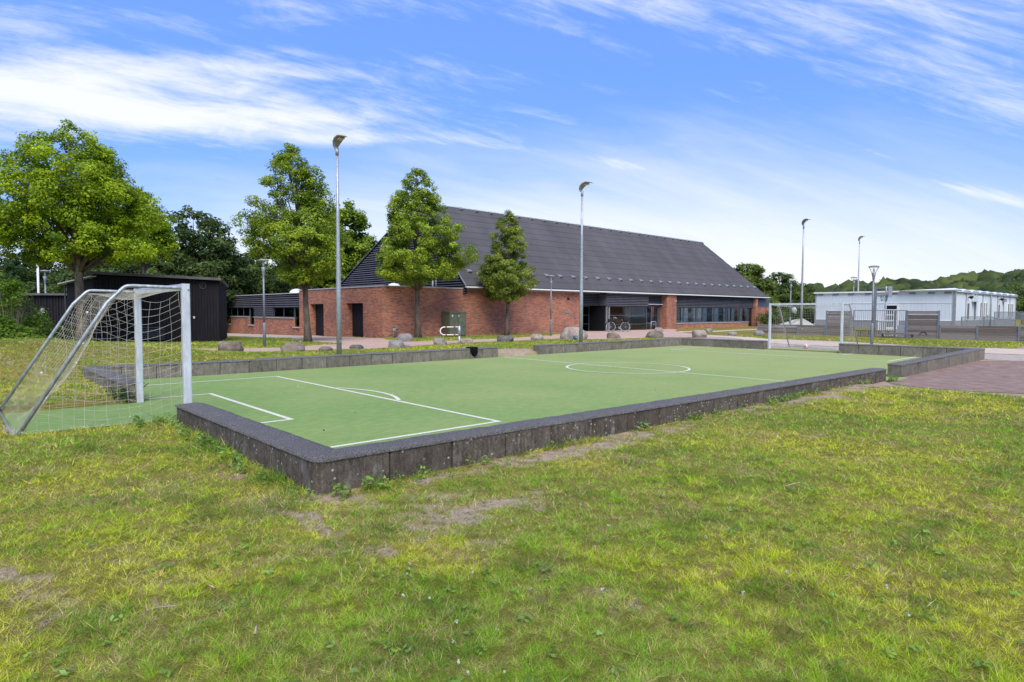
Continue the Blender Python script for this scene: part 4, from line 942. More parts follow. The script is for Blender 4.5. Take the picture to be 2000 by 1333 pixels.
# steel ramp and railings in front of the long side
def railing(name, pts, h, label, cat='railing', gap=.13, group=None, m=m_galv_d):
    r0 = empty(name, (*pts[0][:2], pts[0][2]), label, cat, group); bars = MB(); hb = []
    for a, b in zip(pts, pts[1:]):
        a, b = Vector(a), Vector(b); L = (b - a).length; n = max(1, int(L / gap))
        MB().tube([a + Vector((0, 0, h)), b + Vector((0, 0, h))], .025, 6).build('top_rail', m, r0)
        MB().tube([a + Vector((0, 0, .1)), b + Vector((0, 0, .1))], .02, 6).build('bottom_rail', m, r0)
        for k in range(1, n):
            p = a.lerp(b, k / n)
            link('baluster', BAL, r0, loc=p + Vector((0, 0, .1)), scale=(1, 1, h - .1))
        for p in (a, b): MB().box(p.x - .03, p.x + .03, p.y - .03, p.y + .03, p.z - .5, p.z + h + .01).build('rail_post', m, r0)
    return r0
BAL = MB().tube([(0, 0, 0), (0, 0, 1)], .010, 4, False).mesh('baluster', m_galv_d)
railing('ramp_railing', [(56.2, 7.3, .6), (60.5, 6.7, .6)], .75, 'level grey railing in front of the cabin corner', group='steel ramp railings')
railing('ramp_railing', [(60.6, 6.7, .6), (66.5, 5.6, .25)], .75, 'grey railing sloping down to the right before the cabin', group='steel ramp railings')
railing('ramp_railing', [(66, 7.0, .95), (74, 6.2, .95)], .8, 'grey railing along the raised landing at the second cabin door', group='steel ramp railings')
railing('ramp_railing', [(56.6, 3.9, .35), (59.5, 6.3, .95)], .5, 'pale steel handrail crossing diagonally over the ramp', gap=3, m=m_galv, group='steel ramp railings')

# ------------------------------------------------------------------ timber fence (plane x = 38.44)
FX = 38.44
def board_fence(y0, y1, z0, z1, n, label, posts, group='timber board fences', capw=True):
    f = empty('timber_fence', (FX, y0, z0), label, 'fence', group)
    h = (z1 - z0) / n
    bmesh_ = MB().box(-.02, .02, 0, 1, 0, 1).mesh('board', m_wood)
    for a, b in zip(posts, posts[1:]):
        for k in range(n):
            link('board', bmesh_, f, loc=(FX + random.uniform(-.012, .012), a + .04, z0 + k * h + .01 + random.uniform(-.006, .006)), scale=(1, b - a - .08 + random.uniform(-.02, .02), h - .007))
    for p in posts: MB().box(FX - .05, FX + .05, p - .045, p + .045, z0 - .3, z1 + .03).build('fence_post', m_galv_d, f)
    return f
f_a = board_fence(10.6, 14.95, .18, .86, 6, 'low weathered board fence left of the tall panel, behind the far goal', [10.60, 12.3, 14.95])
f_b = board_fence(9.12, 10.55, .2, 1.75, 13, 'tall narrow weathered board panel behind the right post of the far goal', [9.12, 10.52])
f_c = board_fence(4.60, 6.10, .2, 1.77, 13, 'tall weathered board panel right of the grey gate, with a pale rail near its top', [4.57, 6.10])
MB().box(FX - .06, FX - .03, 4.62, 6.05, 1.55, 1.60).build('pale_rail', m_trim, f_c)
prev = [Vector((FX - .04, 5.28 + .17 * math.cos(a), .42 + .17 * math.sin(a))) for a in np.linspace(0, PI, 12)]
MB().tube(prev, .014, 5).build('hoop', m_dark, f_c)
f_d = board_fence(-12, 4.5, .2, .98, 6, 'long low weathered board fence at the right in front of the cabin', [-12, -10.2, -8.45, -6.7, -4.95, -3.2, -1.5, -.65 + .0, 1.05, 2.8, 4.5])
# grey bar fence and gate
gate = railing('bar_fence', [(FX, 8.95, .2), (FX, 6.75, .2)], 1.6, 'grey steel bar fence panel between the two tall board panels', 'fence', gap=.105)
gt = railing('bar_gate', [(FX, 6.70, .2), (FX, 6.18, .2)], 1.6, 'narrow grey steel bar gate beside the right tall board panel', 'gate', gap=.1)
MB().box(FX - .02, FX + .02, 6.2, 6.6, .25, .95).build('gate_plate', m_galv, gt)
MB().box(FX - .015, FX + .015, 6.78, 8.9, 1.12, 1.16).build('middle_rail', m_galv_d, gate)
lt = empty('lattice_panel', (FX + .5, 8.9, .2), 'low brown slatted panel behind the grey bar fence', 'fence')
sl_ = MB().box(-.015, .015, 0, .045, 0, .36).mesh('slat', m_wood)
for k in range(24): link('slat', sl_, lt, loc=(FX + .5, 6.9 + k * .09, .2))
MB().box(FX + .47, FX + .53, 6.88, 9.08, .56, .61).build('top_board', m_wood, lt)
be = empty('low_bench', (37.9, 6.4, .2), 'low wooden bench on the grass in front of the grey gate', 'bench')
MB().obox((37.9, 6.45, .48), (.02, .95, 0), (.2, 0, 0), (0, 0, .045)).build('seat', m_wood, be)
for y in (5.7, 7.2): MB().box(37.78, 38.02, y - .03, y + .03, .1, .435).build('leg', m_wood, be)
wf = empty('wicket_frame', (39.6, 7.2, .2), 'white barred frame standing behind the grey gate', 'gate')
for a, b in ((7.0, 7.06), (8.04, 8.1)): MB().box(39.98, 40.04, a, b, .15, 1.86).build('side_post', m_white, wf)
for z in (.25, 1.12, 1.8): MB().box(39.985, 40.035, 7.06, 8.04, z, z + .07).build('cross_rail', m_white, wf)
for k in range(8): MB().box(39.99, 40.02, 7.14 + k * .115, 7.17 + k * .115, .32, 1.80).build('bar', m_white, wf)

# basketball stand behind the fence
bb = empty('basketball_stand', (40.5, 9.3, .2), 'grey steel basketball stand with a green net behind the board fence', 'basketball hoop')
def Dp(u, v, d): return CAM + (A_ + R_ * ((u - 1000) / F_PX) - U_ * ((v - 666.5) / F_PX)) * d
p_main = Vector((41.05, 8.66, 0)); p_thin = Vector((41.05, 8.02, 0)); p_b = Vector((41.05, 8.08, 0))
MB().box(p_main.x - .09, p_main.x + .09, p_main.y - .09, p_main.y + .09, .1, 3.25).build('pole', m_galv_d, bb)
MB().tube([(p_thin.x, p_thin.y, .1), (p_thin.x, p_thin.y, 3.3)], .05, 8).build('support_post', m_galv, bb, smooth=True)
for z in (2.72, 3.18): MB().tube([(41.05, 8.66, z), (41.05, 7.86, z)], .04, 6).build('arm', m_galv_d, bb)
bf = MB().box(40.75, 41.35, 7.78, 7.84, 2.62, 3.30).build('backboard', m_galv, bb)
MB().box(40.80, 41.30, 7.842, 7.86, 2.68, 3.24).build('board_mesh', m_galv_d, bf)
hr = [Vector((41.05 + .22 * math.cos(a), 8.13 + .22 * math.sin(a), 2.72)) for a in np.linspace(0, 2 * PI, 17)]
MB().tube(hr, .012, 5).build('hoop_ring', m_galv_d, bb)
mb = MB()
for k in range(10):
    a = 2 * PI * k / 10; 
    for s in (-1, 1): mb.tube([(41.05 + .22 * math.cos(a), 8.13 + .22 * math.sin(a), 2.70), (41.05 + .19 * math.cos(a + s * .35), 8.13 + .19 * math.sin(a + s * .35), 2.55), (41.05 + .15 * math.cos(a), 8.13 + .15 * math.sin(a), 2.38)], .010, 3, False)
mb.build('hoop_net', mat('green_net', (.03, .30, .20), .8, .1, noise=(5, .2, 3, (1, 1, 1))), bb)

# ------------------------------------------------------------------ lamps
def tall_lamp(x, y, z0, h, label, rz=0, first=None):
    if first:
        r0 = copy_tree(first); r0.location = (x, y, z0); r0.rotation_euler = (0, 0, rz); r0.scale = (1, 1, h / 7.12); r0['label'] = label; return r0
    r0 = empty('floodlight_pole', (x, y, z0), label, 'lamp post', 'tall floodlight poles', rz, world=0)
    MB().tube([(0, 0, -.3), (0, 0, 2.2), (0, 0, 4.5), (0, 0, 6.75)], [.085, .078, .055, .038], 14).build('pole', m_galv, r0, smooth=True)
    MB().tube([(0, 0, 6.55), (0, 0, 6.78)], .055, 12).build('collar', m_galv, r0, smooth=True)
    prof = [(.09, 6.76, .055, .05), (.10, 6.86, .10, .07), (.02, 6.98, .15, .085), (-.12, 7.07, .17, .08), (-.28, 7.11, .16, .055), (-.45, 7.08, .12, .03), (-.60, 7.03, .05, .012)]
    vs = []; n = 10
    for i, (y_, z_, w_, t_) in enumerate(prof):
        d = Vector((0, prof[min(i + 1, 6)][0] - prof[max(i - 1, 0)][0], prof[min(i + 1, 6)][1] - prof[max(i - 1, 0)][1])).normalized(); nn = Vector((0, -d.z, d.y))
        for k in range(n):
            a = 2 * PI * k / n; c = Vector((0, y_, z_)) + Vector((w_ * math.cos(a), 0, 0)) + nn * t_ * math.sin(a) * (1 if math.sin(a) > 0 else -.35 if False else .6); vs.append(c)
    fs = [(i * n + k, i * n + (k + 1) % n, (i + 1) * n + (k + 1) % n, (i + 1) * n + k) for i in range(6) for k in range(n)] + [tuple(range(n)), tuple(range(6 * n, 7 * n))]
    hd = MB().add(vs, fs).build('lamp_head', m_head, r0, smooth=True)
    MB().obox((0, -.22, 7.015), (.09, 0, 0), (0, .13, -.012), (0, 0, .012)).build('lens', m_lens, hd)
    MB().tube([(0, -.082, .55), (0, -.09, .55)], .05, 8).build('hatch', m_galv_d, r0)
    return r0
tl = tall_lamp(7.16, 13.75, .15, 7.12, 'tall galvanised floodlight pole in front of the brick wall, nearest and at the left')
tall_lamp(18.25, 13.05, .15, 7.1, 'tall galvanised floodlight pole beside the big boulder, in front of the hall entrance', 0, tl)
tall_lamp(42.6, 13.84, .2, 8.0, 'tall floodlight pole behind the low fence, left of the cabin', R(-25), tl)
tall_lamp(65.13, 17.85, .1, 9.1, 'farthest tall floodlight pole rising behind the cabin roof', R(-25), tl)
def park_lamp(x, y, z0, h, label, first=None, tilt=0):
    if first:
        r0 = copy_tree(first); r0.location = (x, y, z0); s = h / 3.6; r0.scale = (s, s, s); r0['label'] = label; r0.rotation_euler = (0, tilt, 0); return r0
    r0 = empty('park_lamp', (x, y, z0), label, 'street lamp', 'park lamps with cone heads', world=0)
    MB().tube([(0, 0, -.2), (0, 0, .92), (0, 0, .98)], [.065, .065, .045], 12).build('base_sleeve', m_galv_d, r0, smooth=True)
    MB().tube([(0, 0, .98), (0, 0, 2.9)], [.042, .036], 12).build('pole', m_galv_d, r0, smooth=True)
    MB().lathe([(.036, 2.85), (.045, 2.95), (.06, 3.1), (.10, 3.28), (.0, 3.29)], n=14).build('neck', m_galv_d, r0, smooth=True)
    MB().lathe([(.085, 3.285), (.21, 3.54)], n=18).build('glass_cone', m_lampglass, r0, smooth=True)
    MB().lathe([(0, 3.53), (.225, 3.53), (.225, 3.56), (.15, 3.59), (0, 3.615)], n=18).build('lamp_cap', m_head, r0, smooth=True)
    MB().lathe([(0, 3.3), (.035, 3.31), (.035, 3.46), (0, 3.47)], n=8).build('bulb', m_white, r0)
    return r0
pl = park_lamp(7.43, 20.91, .2, 3.55, 'park lamp with cone head on the grass between the black building and the leafy maple')
park_lamp(24.74, 21.2, .2, 3.65, 'park lamp with cone head against the brick wall right of the smallest tree', pl)
park_lamp(30.29, 5.31, .15, 3.75, 'park lamp with cone head beyond the far end wall, in front of the cabin', pl)
park_lamp(2.62, 46.3, -.3, 4.6, 'park lamp with cone head far left in front of the low black shed', pl)
park_lamp(52.93, 19.18, .0, 4.5, 'distant park lamp behind the low fence, left of the tall pole', pl)
park_lamp(92, 27.6, .0, 6.6, 'small distant park lamp showing above the left end of the cabin', pl)
fp = empty('flagpole', (2.9, 50.5, 0), 'white flagpole behind the low black shed at the far left', 'flagpole')
MB().tube([(2.9, 53.5, -.5), (2.9, 53.5, 5.9)], [.09, .07], 8).build('pole', m_white, fp, smooth=True)
MB().lathe([(0, 0), (.1, .06), (0, .14)], (2.9, 53.5, 5.9), 8).build('finial', m_white, fp)

# ------------------------------------------------------------------ boulders
def boulder(x, y, w_, h, seed, col, label, deep=None, ridge=1.0, sm_=True):
    bm = bmesh.new(); bmesh.ops.create_icosphere(bm, subdivisions=4, radius=1); off = Vector((seed * 3.7, seed * 1.3, seed))
    z0 = gz(x, y)
    for v in bm.verts:
        p = v.co.copy(); n1_ = mnoise.noise(p * .9 + off); n2_ = mnoise.noise(p * 2.2 + off); n3_ = mnoise.noise(p * 6 + off)
        cells = mnoise.voronoi(p * 1.25 + off)[0][0]
        f = 1 + .26 * n1_ * ridge + .12 * n2_ * ridge + .035 * n3_ + .16 * (cells - .45) * ridge
        p = p * f
        p.z = max(min(p.z, .78 + .08 * n2_), -.6)
        v.co = Vector((p.x * w_ * .52, p.y * (deep or w_ * .42), p.z * h * .78 + h * .22))
    me = bpy.data.meshes.new('boulder'); bm.to_mesh(me); bm.free()
    me.materials.append(BM[col]); me.polygons.foreach_set('use_smooth', [sm_] * len(me.polygons))
    o = link('boulder', me); o.location = (x, y, z0); o.rotation_euler = (0, 0, YAW - PI / 2 + random.uniform(-.15, .15)); tag(o, label, 'boulder', 'boulders along the path')
BM = {}
for k, a, b in (('brown', (.13, .10, .075), (.30, .25, .20)), ('grey', (.17, .165, .155), (.36, .34, .31)), ('pink', (.24, .19, .155), (.46, .39, .33)), ('dark', (.07, .068, .062), (.19, .18, .165))):
    m = mat('granite_' + k, a, .9, .2); g = NG(m); s1 = g.noise(2.4, 7, .7); s2 = g.noise(16, 6, .8)
    c = g.mix(g.ramp(s1, [(.35, 0), (.65, 1)]), a, b); c = g.mix(.7, c, g.ramp(s2, [(.3, .5), (.7, 1.3)]), 'MULTIPLY')
    c = g.mix(g.math('MULTIPLY', g.ramp(g.noise(3.5, 4, .6), [(.6, 0), (.7, 1)]), .4), c, (.10, .12, .04)); g.col(c); g.bump(s2, .8, .03); BM[k] = m
for i, (x, y, w_, h, c, lb_, rg) in enumerate([
    (4.85, 17.1, .80, .42, 'brown', 'brown boulder farthest left, beside the mound and the pink path', 1),
    (6.95, 16.9, .85, .38, 'brown', 'flat-topped brown boulder left of the nearest floodlight pole', 1),
    (8.1, 16.7, .50, .18, 'brown', 'low brown stone just behind the nearest floodlight pole', .8),
    (9.55, 17.05, .50, .19, 'dark', 'low dark stone right of the nearest floodlight pole', .8),
    (11.12, 16.65, .64, .36, 'grey', 'grey domed boulder at the lawn edge below the second doorway', .7),
    (14.1, 20.7, .74, .46, 'grey', 'smooth egg-shaped grey boulder at the foot of the pointed tree', .25),
    (13.8, 17.4, .52, .34, 'grey', 'small pointed stone left of the barrier pole', 1.3),
    (15.5, 17.7, .58, .25, 'pink', 'low pale stone right of the barrier pole', .7),
    (17.86, 17.6, .82, .36, 'dark', 'dark angular boulder in front of the smallest tree', 1.4),
    (20.22, 17.8, .62, .38, 'pink', 'pale rounded boulder in front of the park lamp by the brick wall', .8),
    (22.6, 17.4, 1.42, .76, 'pink', 'largest boulder, pinkish, behind the second floodlight pole', 1.1),
    (24.7, 16.4, .76, .38, 'brown', 'low brown boulder in front of the parked bicycle', .9),
    (26.98, 15.3, .93, .47, 'brown', 'brown boulder in front of the bicycle rack, against the far wall', .9),
    (35.69, 21.0, .56, .38, 'pink', 'pinkish boulder near the foot of the brick pillar', .7),
    (29.28, 13.9, .80, .52, 'pink', 'squarish pink-brown boulder right behind the far corner of the pitch wall', 1.3),
    (38.41, 18.6, .45, .30, 'grey', 'small grey stone on the grass behind the squarish boulder', .7),
    (34.47, 14.66, .56, .24, 'pink', 'low pale stone on the grass right of the window row', .6),
    (35.03, 13.21, .66, .38, 'grey', 'rounded grey boulder nearest the low board fence', .7),
    (11.45, 16.35, .26, .16, 'grey', 'small stone leaning on the grey domed boulder', .7)]):
    boulder(x, y, w_, h, i + 1, c, lb_, ridge=rg)

# ------------------------------------------------------------------ small things by the wall
cbx = empty('utility_cabinet', (19.5, 24.1, .2), 'olive green utility cabinet standing against the brick wall', 'cabinet')
MB().box(19.05, 20.25, 23.75, 24.45, .25, 1.58).build('body', m_olive, cbx)
MB().box(19.02, 20.28, 23.71, 24.48, 1.582, 1.66).build('lid', m_olive, cbx)
MB().box(19.1, 20.2, 23.8, 24.4, .1, .25).build('base', m_dark, cbx)
dk = MB().box(19.09, 20.21, 23.73, 23.748, .3, 1.54).build('door', m_olive, cbx)
MB().box(19.63, 19.65, 23.722, 23.729, .3, 1.54).build('door_seam', m_dark, dk)
MB().box(19.2, 19.28, 23.724, 23.729, 1.36, 1.46).build('sticker', m_white, dk)
MB().box(19.66, 19.73, 23.724, 23.729, 1.37, 1.43).build('sticker', m_white, dk)
for pts in ([(19.45, .85), (19.55, 1.0), (19.5, 1.15), (19.6, 1.2)], [(19.7, .8), (19.85, .95), (19.75, 1.1)], [(19.4, .75), (19.5, .7), (19.6, .8)]):
    MB().tube([(a, 23.726, b) for a, b in pts], .010, 4).build('scribble', m_galv_d, dk)
bar = empty('swing_barrier', (15.28, 17.91, .2), 'white looped swing barrier with red bands on a galvanised post beside the path', 'barrier')
MB().tube([(15.28, 17.91, 0), (15.28, 17.91, .55)], .055, 12).build('post', m_galv, bar, smooth=True)
MB().tube([(15.28, 17.91, .55), (15.28, 17.91, 1.0)], .065, 12).build('sleeve', m_galv, bar, smooth=True)
bdir = Vector((-.72, .30, 0)).normalized(); P0 = Vector((15.28, 17.91, 0)); LB = 0.86
loop = [P0 + Vector((0, 0, .95))] + [P0 + bdir * LB * .8 + Vector((0, 0, .95))] + [P0 + bdir * (LB * .82 + .2 * math.sin(a)) + Vector((0, 0, .77 + .18 * math.cos(a))) for a in np.linspace(.3, PI - .3, 7)] + [P0 + bdir * LB * .8 + Vector((0, 0, .59)), P0 + Vector((0, 0, .59))]
MB().tube(loop, .027, 8).build('arm_loop', m_white, bar, smooth=True)
for z in (.95, .59):
    for t in (.22, .68): q = P0 + bdir * LB * t + Vector((0, 0, z)); MB().tube([q, q + bdir * .09], .0295, 8).build('red_band', m_red, bar)
hyd = empty('wall_pipe', (15.75, 24.4, .2), 'short grey standpipe with valve at the brick corner', 'pipe')
MB().tube([(15.72, 24.35, .1), (15.72, 24.35, .62), (15.80, 24.33, .72), (15.95, 24.32, .70)], .05, 8).build('pipe', m_galv_d, hyd, smooth=True)
MB().lathe([(.09, -.05), (.09, .05), (.04, .08), (0, .08)], (15.74, 24.33, .66), 10).build('valve', m_galv, hyd)
# black cloth lying over the wall
me = MB(); vs = []; 
for i in range(13):
    for j in range(9):
        a = i / 12; b = j / 8; x = 11.42 + a * .36 + .02 * math.sin(j * 2); s = b * .62
        if s < .30: y = 12.50 - s; z = topz(x, 12.3) + .02 + .02 * abs(math.sin(i * 1.1 + j))
        else: y = 12.22 - .03 * math.sin(i * .9); z = topz(x, 12.3) + .01 - (s - .30) * (1 - .55 * abs(a - .55) * 2)
        vs.append((x, y + .012 * math.sin(i * 2.1 + j), z))
me.add(vs, [(i * 9 + j, i * 9 + j + 1, (i + 1) * 9 + j + 1, (i + 1) * 9 + j) for i in range(12) for j in range(8)])
o = me.build('jacket', m_cloth, None, True); tag(o, 'black garment draped over the far long wall near its gap', 'garment')
md = o.modifiers.new('t', 'SOLIDIFY'); md.thickness = .02
def ball(x, y, z, r_, m, lb_):
    bm = bmesh.new(); bmesh.ops.create_icosphere(bm, subdivisions=3, radius=r_); me = bpy.data.meshes.new('ball'); bm.to_mesh(me); bm.free(); me.materials.append(m); me.polygons.foreach_set('use_smooth', [True] * len(me.polygons))
    o = link('ball', me); o.location = (x, y, z + r_); tag(o, lb_, 'ball')
def patch_ball(name, a, b):
    m = mat(name, a, .5, .4); g = NG(m); v = g.n.new('ShaderNodeTexVoronoi'); v.inputs['Scale'].default_value = 9; g.l.new(g.pos, v.inputs['Vector']); g.col(g.mix(g.ramp(v.outputs['Distance'], [(.3, 1), (.36, 0)]), a, b)); return m
ball(26.75, 6.9, .02, .11, patch_ball('pink_ball', (.75, .55, .52), (.55, .12, .12)), 'pink and white football lying in the far goal')
ball(22.0, 16.75, gz(22.0, 16.75), .12, patch_ball('blue_ball', (.05, .09, .16), (.3, .33, .4)), 'dark blue ball lying at the foot of the largest boulder')

# bicycle in front of the glass bay
def bicycle(x0, x1, y, z, loc, rz):
    b0 = empty('bicycle', loc, 'black bicycle with carrier and front basket parked before the glass entrance', 'bicycle', rz=rz, world=0)
    rr = .36; zc = z + rr; wx0 = x0 + .0; wx1 = x1
    for wx in (wx0, wx1):
        c = Vector((wx, y, zc)); ring = [c + Vector((rr * math.cos(a), 0, rr * math.sin(a))) for a in np.linspace(0, 2 * PI, 33)]
        w_ = MB().tube(ring, .020, 6).build('wheel', m_rubber, b0, smooth=True)
        ring = [c + Vector(((rr - .028) * math.cos(a), 0, (rr - .028) * math.sin(a))) for a in np.linspace(0, 2 * PI, 33)]
        MB().tube(ring, .015, 5).build('rim', m_alu, w_, smooth=True)
        mb = MB()
        for k in range(18): a = 2 * PI * k / 18; mb.tube([c + Vector((0, .02 * (-1) ** k, 0)), c + Vector(((rr - .03) * math.cos(a), 0, (rr - .03) * math.sin(a)))], .0025, 3, False)
        mb.build('spokes', m_galv, w_); MB().tube([c + Vector((0, -.05, 0)), c + Vector((0, .05, 0))], .028, 8).build('hub', m_galv, w_)
        ring = [c + Vector(((rr + .03) * math.cos(a), 0, (rr + .03) * math.sin(a))) for a in np.linspace(.3, PI - .1, 12)]
        MB().tube(ring, .02, 4).build('mudguard', m_rubber, b0)
    bb_ = Vector((wx0 + 1.0 * (wx1 - wx0) * .60, y, z + .29)); seat_ = bb_ + Vector((.17, 0, .50)); head = Vector((wx0 + .22, y, z + .82)); hl = head - Vector((.035, 0, .14))
    fr = MB(); 
    for a, b in ((head, bb_ + Vector((.03, 0, .18))), (hl, bb_), (seat_, bb_), (seat_ * .75 + bb_ * .25, Vector((wx1, y, zc))), (bb_, Vector((wx1, y, zc)))): fr.tube([a, b], .020, 6)
    fr.tube([head + Vector((0, 0, .05)), hl, Vector((wx0, y, zc))], .018, 6); fr.build('frame', m_rubber, b0)
    MB().tube([head + Vector((0, 0, .03)), head + Vector((-.02, 0, .18)), head + Vector((-.02, -.02, .2))], .014, 6).build('stem', m_galv, b0)
    MB().tube([head + Vector((.16, -.27, .14)), head + Vector((.02, -.25, .22)), head + Vector((-.03, 0, .2)), head + Vector((.02, .25, .22)), head + Vector((.16, .27, .14))], .013, 6).build('handlebar', m_galv, b0)
    MB().tube([seat_, seat_ + Vector((.02, 0, .13))], .015, 6).build('seat_post', m_galv, b0)
    MB().add([seat_ + Vector(v) for v in ((-.16, 0, .15), (-.05, .03, .165), (.1, .08, .18), (.12, 0, .19), (.1, -.08, .18), (-.05, -.03, .165), (0, 0, .12), (.1, 0, .12))], [(0, 1, 5), (1, 2, 3), (1, 3, 5), (3, 4, 5), (0, 6, 1), (1, 6, 2), (5, 6, 0), (4, 6, 5), (2, 6, 7), (4, 7, 6), (2, 7, 3), (3, 7, 4)]).build('saddle', m_rubber, b0)
    ck = MB().tube([Vector((wx1 - .3, y, zc + .42)), Vector((wx1 + .2, y, zc + .42))], .012, 5)
    for s in (-.07, .07): ck.tube([Vector((wx1 - .3, y + s, zc + .43)), Vector((wx1 + .22, y + s, zc + .43))], .008, 4)
    ck.tube([Vector((wx1, y, zc)), Vector((wx1 + .1, y, zc + .42))], .008, 4); ck.build('carrier', m_rubber, b0)
    bk = Vector((wx0 - .02, y, z + .80)); MB().box(bk.x - .17, bk.x + .13, y - .18, y + .18, bk.z - .11, bk.z + .10).build('basket', m_rubber, b0)
    MB().box(wx1 - .12, wx1 + .25, y - .15, y + .15, zc + .44, zc + .62).build('rear_basket', m_rubber, b0)
    mb = MB().tube([bb_ + Vector((0, -.06, 0)), bb_ + Vector((0, .06, 0))], .09, 14); mb.tube([bb_ + Vector((-.10, -.08, .13)), bb_ + Vector((.10, .08, -.13))], .012, 5); mb.build('crank', m_galv_d, b0)
    MB().tube([bb_ + Vector((.05, 0, -.02)), bb_ + Vector((.16, -.12, -.27))], .012, 5).build('kickstand', m_galv, b0)
bicycle(-.52, .52, 0, 0, (33.15, 22.71, gz(33.15, 22.71) + .014), R(-42))
rk = empty('bicycle_rack', (38.55, 23.6, .2), 'small galvanised hoop stand with a blue plate by the entrance pillar', 'bicycle rack')
MB().tube([(38.4, 23.6, 0), (38.4, 23.6, .83), (38.46, 23.6, .89), (38.98, 23.6, .89), (39.04, 23.6, .83), (39.04, 23.6, 0)], .03, 8).build('hoop', m_galv, rk, smooth=True)
MB().box(38.62, 38.82, 23.56, 23.58, .62, .72).build('plate', mat('blue_plate', (.05, .2, .4), .5, .3, noise=(4, .1, 3, (1, 1, 1))), rk)
# concrete heap and pale structure behind the fence
m_pale = mat('pale_grey_concrete', (.46, .46, .46), .9, .15, noise=(3, .15, 6, (1, 1, 1)))
hp = empty('concrete_skate_ramp', (53, 19, .2), 'pale concrete ramp and rubble behind the low fence, in front of the hedge', 'ramp')
mb = MB(); mb.add([(51.5, 20.3, .0), (55, 17.0, .0), (54.5, 17.8, .6), (53.8, 18.4, 1.1), (53.2, 18.8, 1.05), (52.7, 19.3, .45), (52, 21.5, 0), (56.5, 18, 0)], [(0, 1, 2, 3, 4, 5), (0, 5, 6), (5, 4, 6), (4, 3, 7, 6), (3, 2, 7), (2, 1, 7)]); mb.build('ramp_face', m_pale, hp)
me = bmesh.new(); bmesh.ops.create_icosphere(me, subdivisions=3, radius=1)
for v in me.verts: v.co *= 1 + .25 * mnoise.noise(v.co * 1.6); v.co = Vector((54.2 + v.co.x * .22, 19.4 + v.co.y * .22, 1.85 + v.co.z * .28))
mm = bpy.data.meshes.new('top_stone'); me.to_mesh(mm); me.free(); mm.materials.append(m_pale); link('top_stone', mm, hp)
cpole = None

# ------------------------------------------------------------------ foliage
def leaf_cloud(C, Nrm, size, cols, aspect=.62):
    """one folded leaf (a four-sided face) per row"""
    n = len(C); Nrm = Nrm / np.linalg.norm(Nrm, axis=1, keepdims=True)
    r_ = RNG.normal(size=(n, 3)); T = np.cross(Nrm, r_); T /= np.linalg.norm(T, axis=1, keepdims=True); B = np.cross(Nrm, T)
    s = size[:, None]
    V = np.stack([C - T * s * .5, C + B * s * aspect * .5 - Nrm * s * .12, C + T * s * .5 - Nrm * s * .1, C - B * s * aspect * .5 - Nrm * s * .12], 1).reshape(-1, 3)
    Fc = np.arange(4 * n).reshape(n, 4)
    return V, Fc, np.repeat(cols, 4, axis=0)
def crown(base, prof, nclump, nleaf, lsize, c_lo, c_hi, cr=(.35, .75), lump=.35, seed=1, off=(0, 0), squash=(1, 1), inner=.30, flat=.72):
    """prof: list of (height above base, radius). returns leaf arrays and clump centres"""
    rg = np.random.default_rng(seed); zs = np.array([p[0] for p in prof]); rs = np.array([p[1] for p in prof])
    # clump heights weighted by girth
    zz = np.linspace(zs[0], zs[-1], 200); wgt = np.interp(zz, zs, rs) + .25; z = rg.choice(zz, nclump, p=wgt / wgt.sum()) + rg.uniform(-.05, .05, nclump)
    a = rg.uniform(0, 2 * PI, nclump); Rz = np.interp(z, zs, rs)
    k = 1 + lump * 2 * (vnoise(np.cos(a) * 1.7 + 5, z * .9 + np.sin(a) * 1.7 + 7, seed) - .5)
    rad = Rz * k * (inner + (1 - inner) * np.sqrt(rg.uniform(0, 1, nclump)))
    fr = np.clip(rad / np.maximum(Rz, .01), 0, 1.3)
    cx = np.stack([base[0] + off[0] * z + squash[0] * rad * np.cos(a), base[1] + off[1] * z + squash[1] * rad * np.sin(a), base[2] + z - .15 * fr], 1)
    csz = rg.uniform(cr[0], cr[1], nclump) * (.55 + .45 * np.clip(Rz / rs.max(), 0, 1))
    per = rg.multinomial(nleaf, csz ** 2 / (csz ** 2).sum())
    ci = np.repeat(np.arange(nclump), per); n = len(ci)
    d = rg.normal(size=(n, 3)); d /= np.linalg.norm(d, axis=1, keepdims=True); rr = rg.uniform(.25, 1, n) ** .6
    P = cx[ci] + d * rr[:, None] * csz[ci][:, None] * np.array([1, 1, flat])
    # sprays that droop out of each clump
    outw = cx[ci] - np.array([base[0], base[1], base[2] + zs[0] + .4 * (zs[-1] - zs[0])]); outw /= np.linalg.norm(outw, axis=1, keepdims=True) + 1e-6
    nr = d * .7 + outw * .45 + np.array([0, 0, .75]) + rg.normal(size=(n, 3)) * .55
    t = np.clip((rg.normal(.38, .22, nclump) + .35 * (fr - .6))[ci] + rg.normal(0, .16, n), 0, 1)[:, None]  # pale new growth outside, and crown shade painted into the inner leaves' colour
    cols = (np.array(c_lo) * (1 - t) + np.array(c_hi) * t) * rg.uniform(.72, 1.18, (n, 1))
    sz = lsize * rg.uniform(.6, 1.3, n)
    return leaf_cloud(P, nr, sz, cols), cx, csz
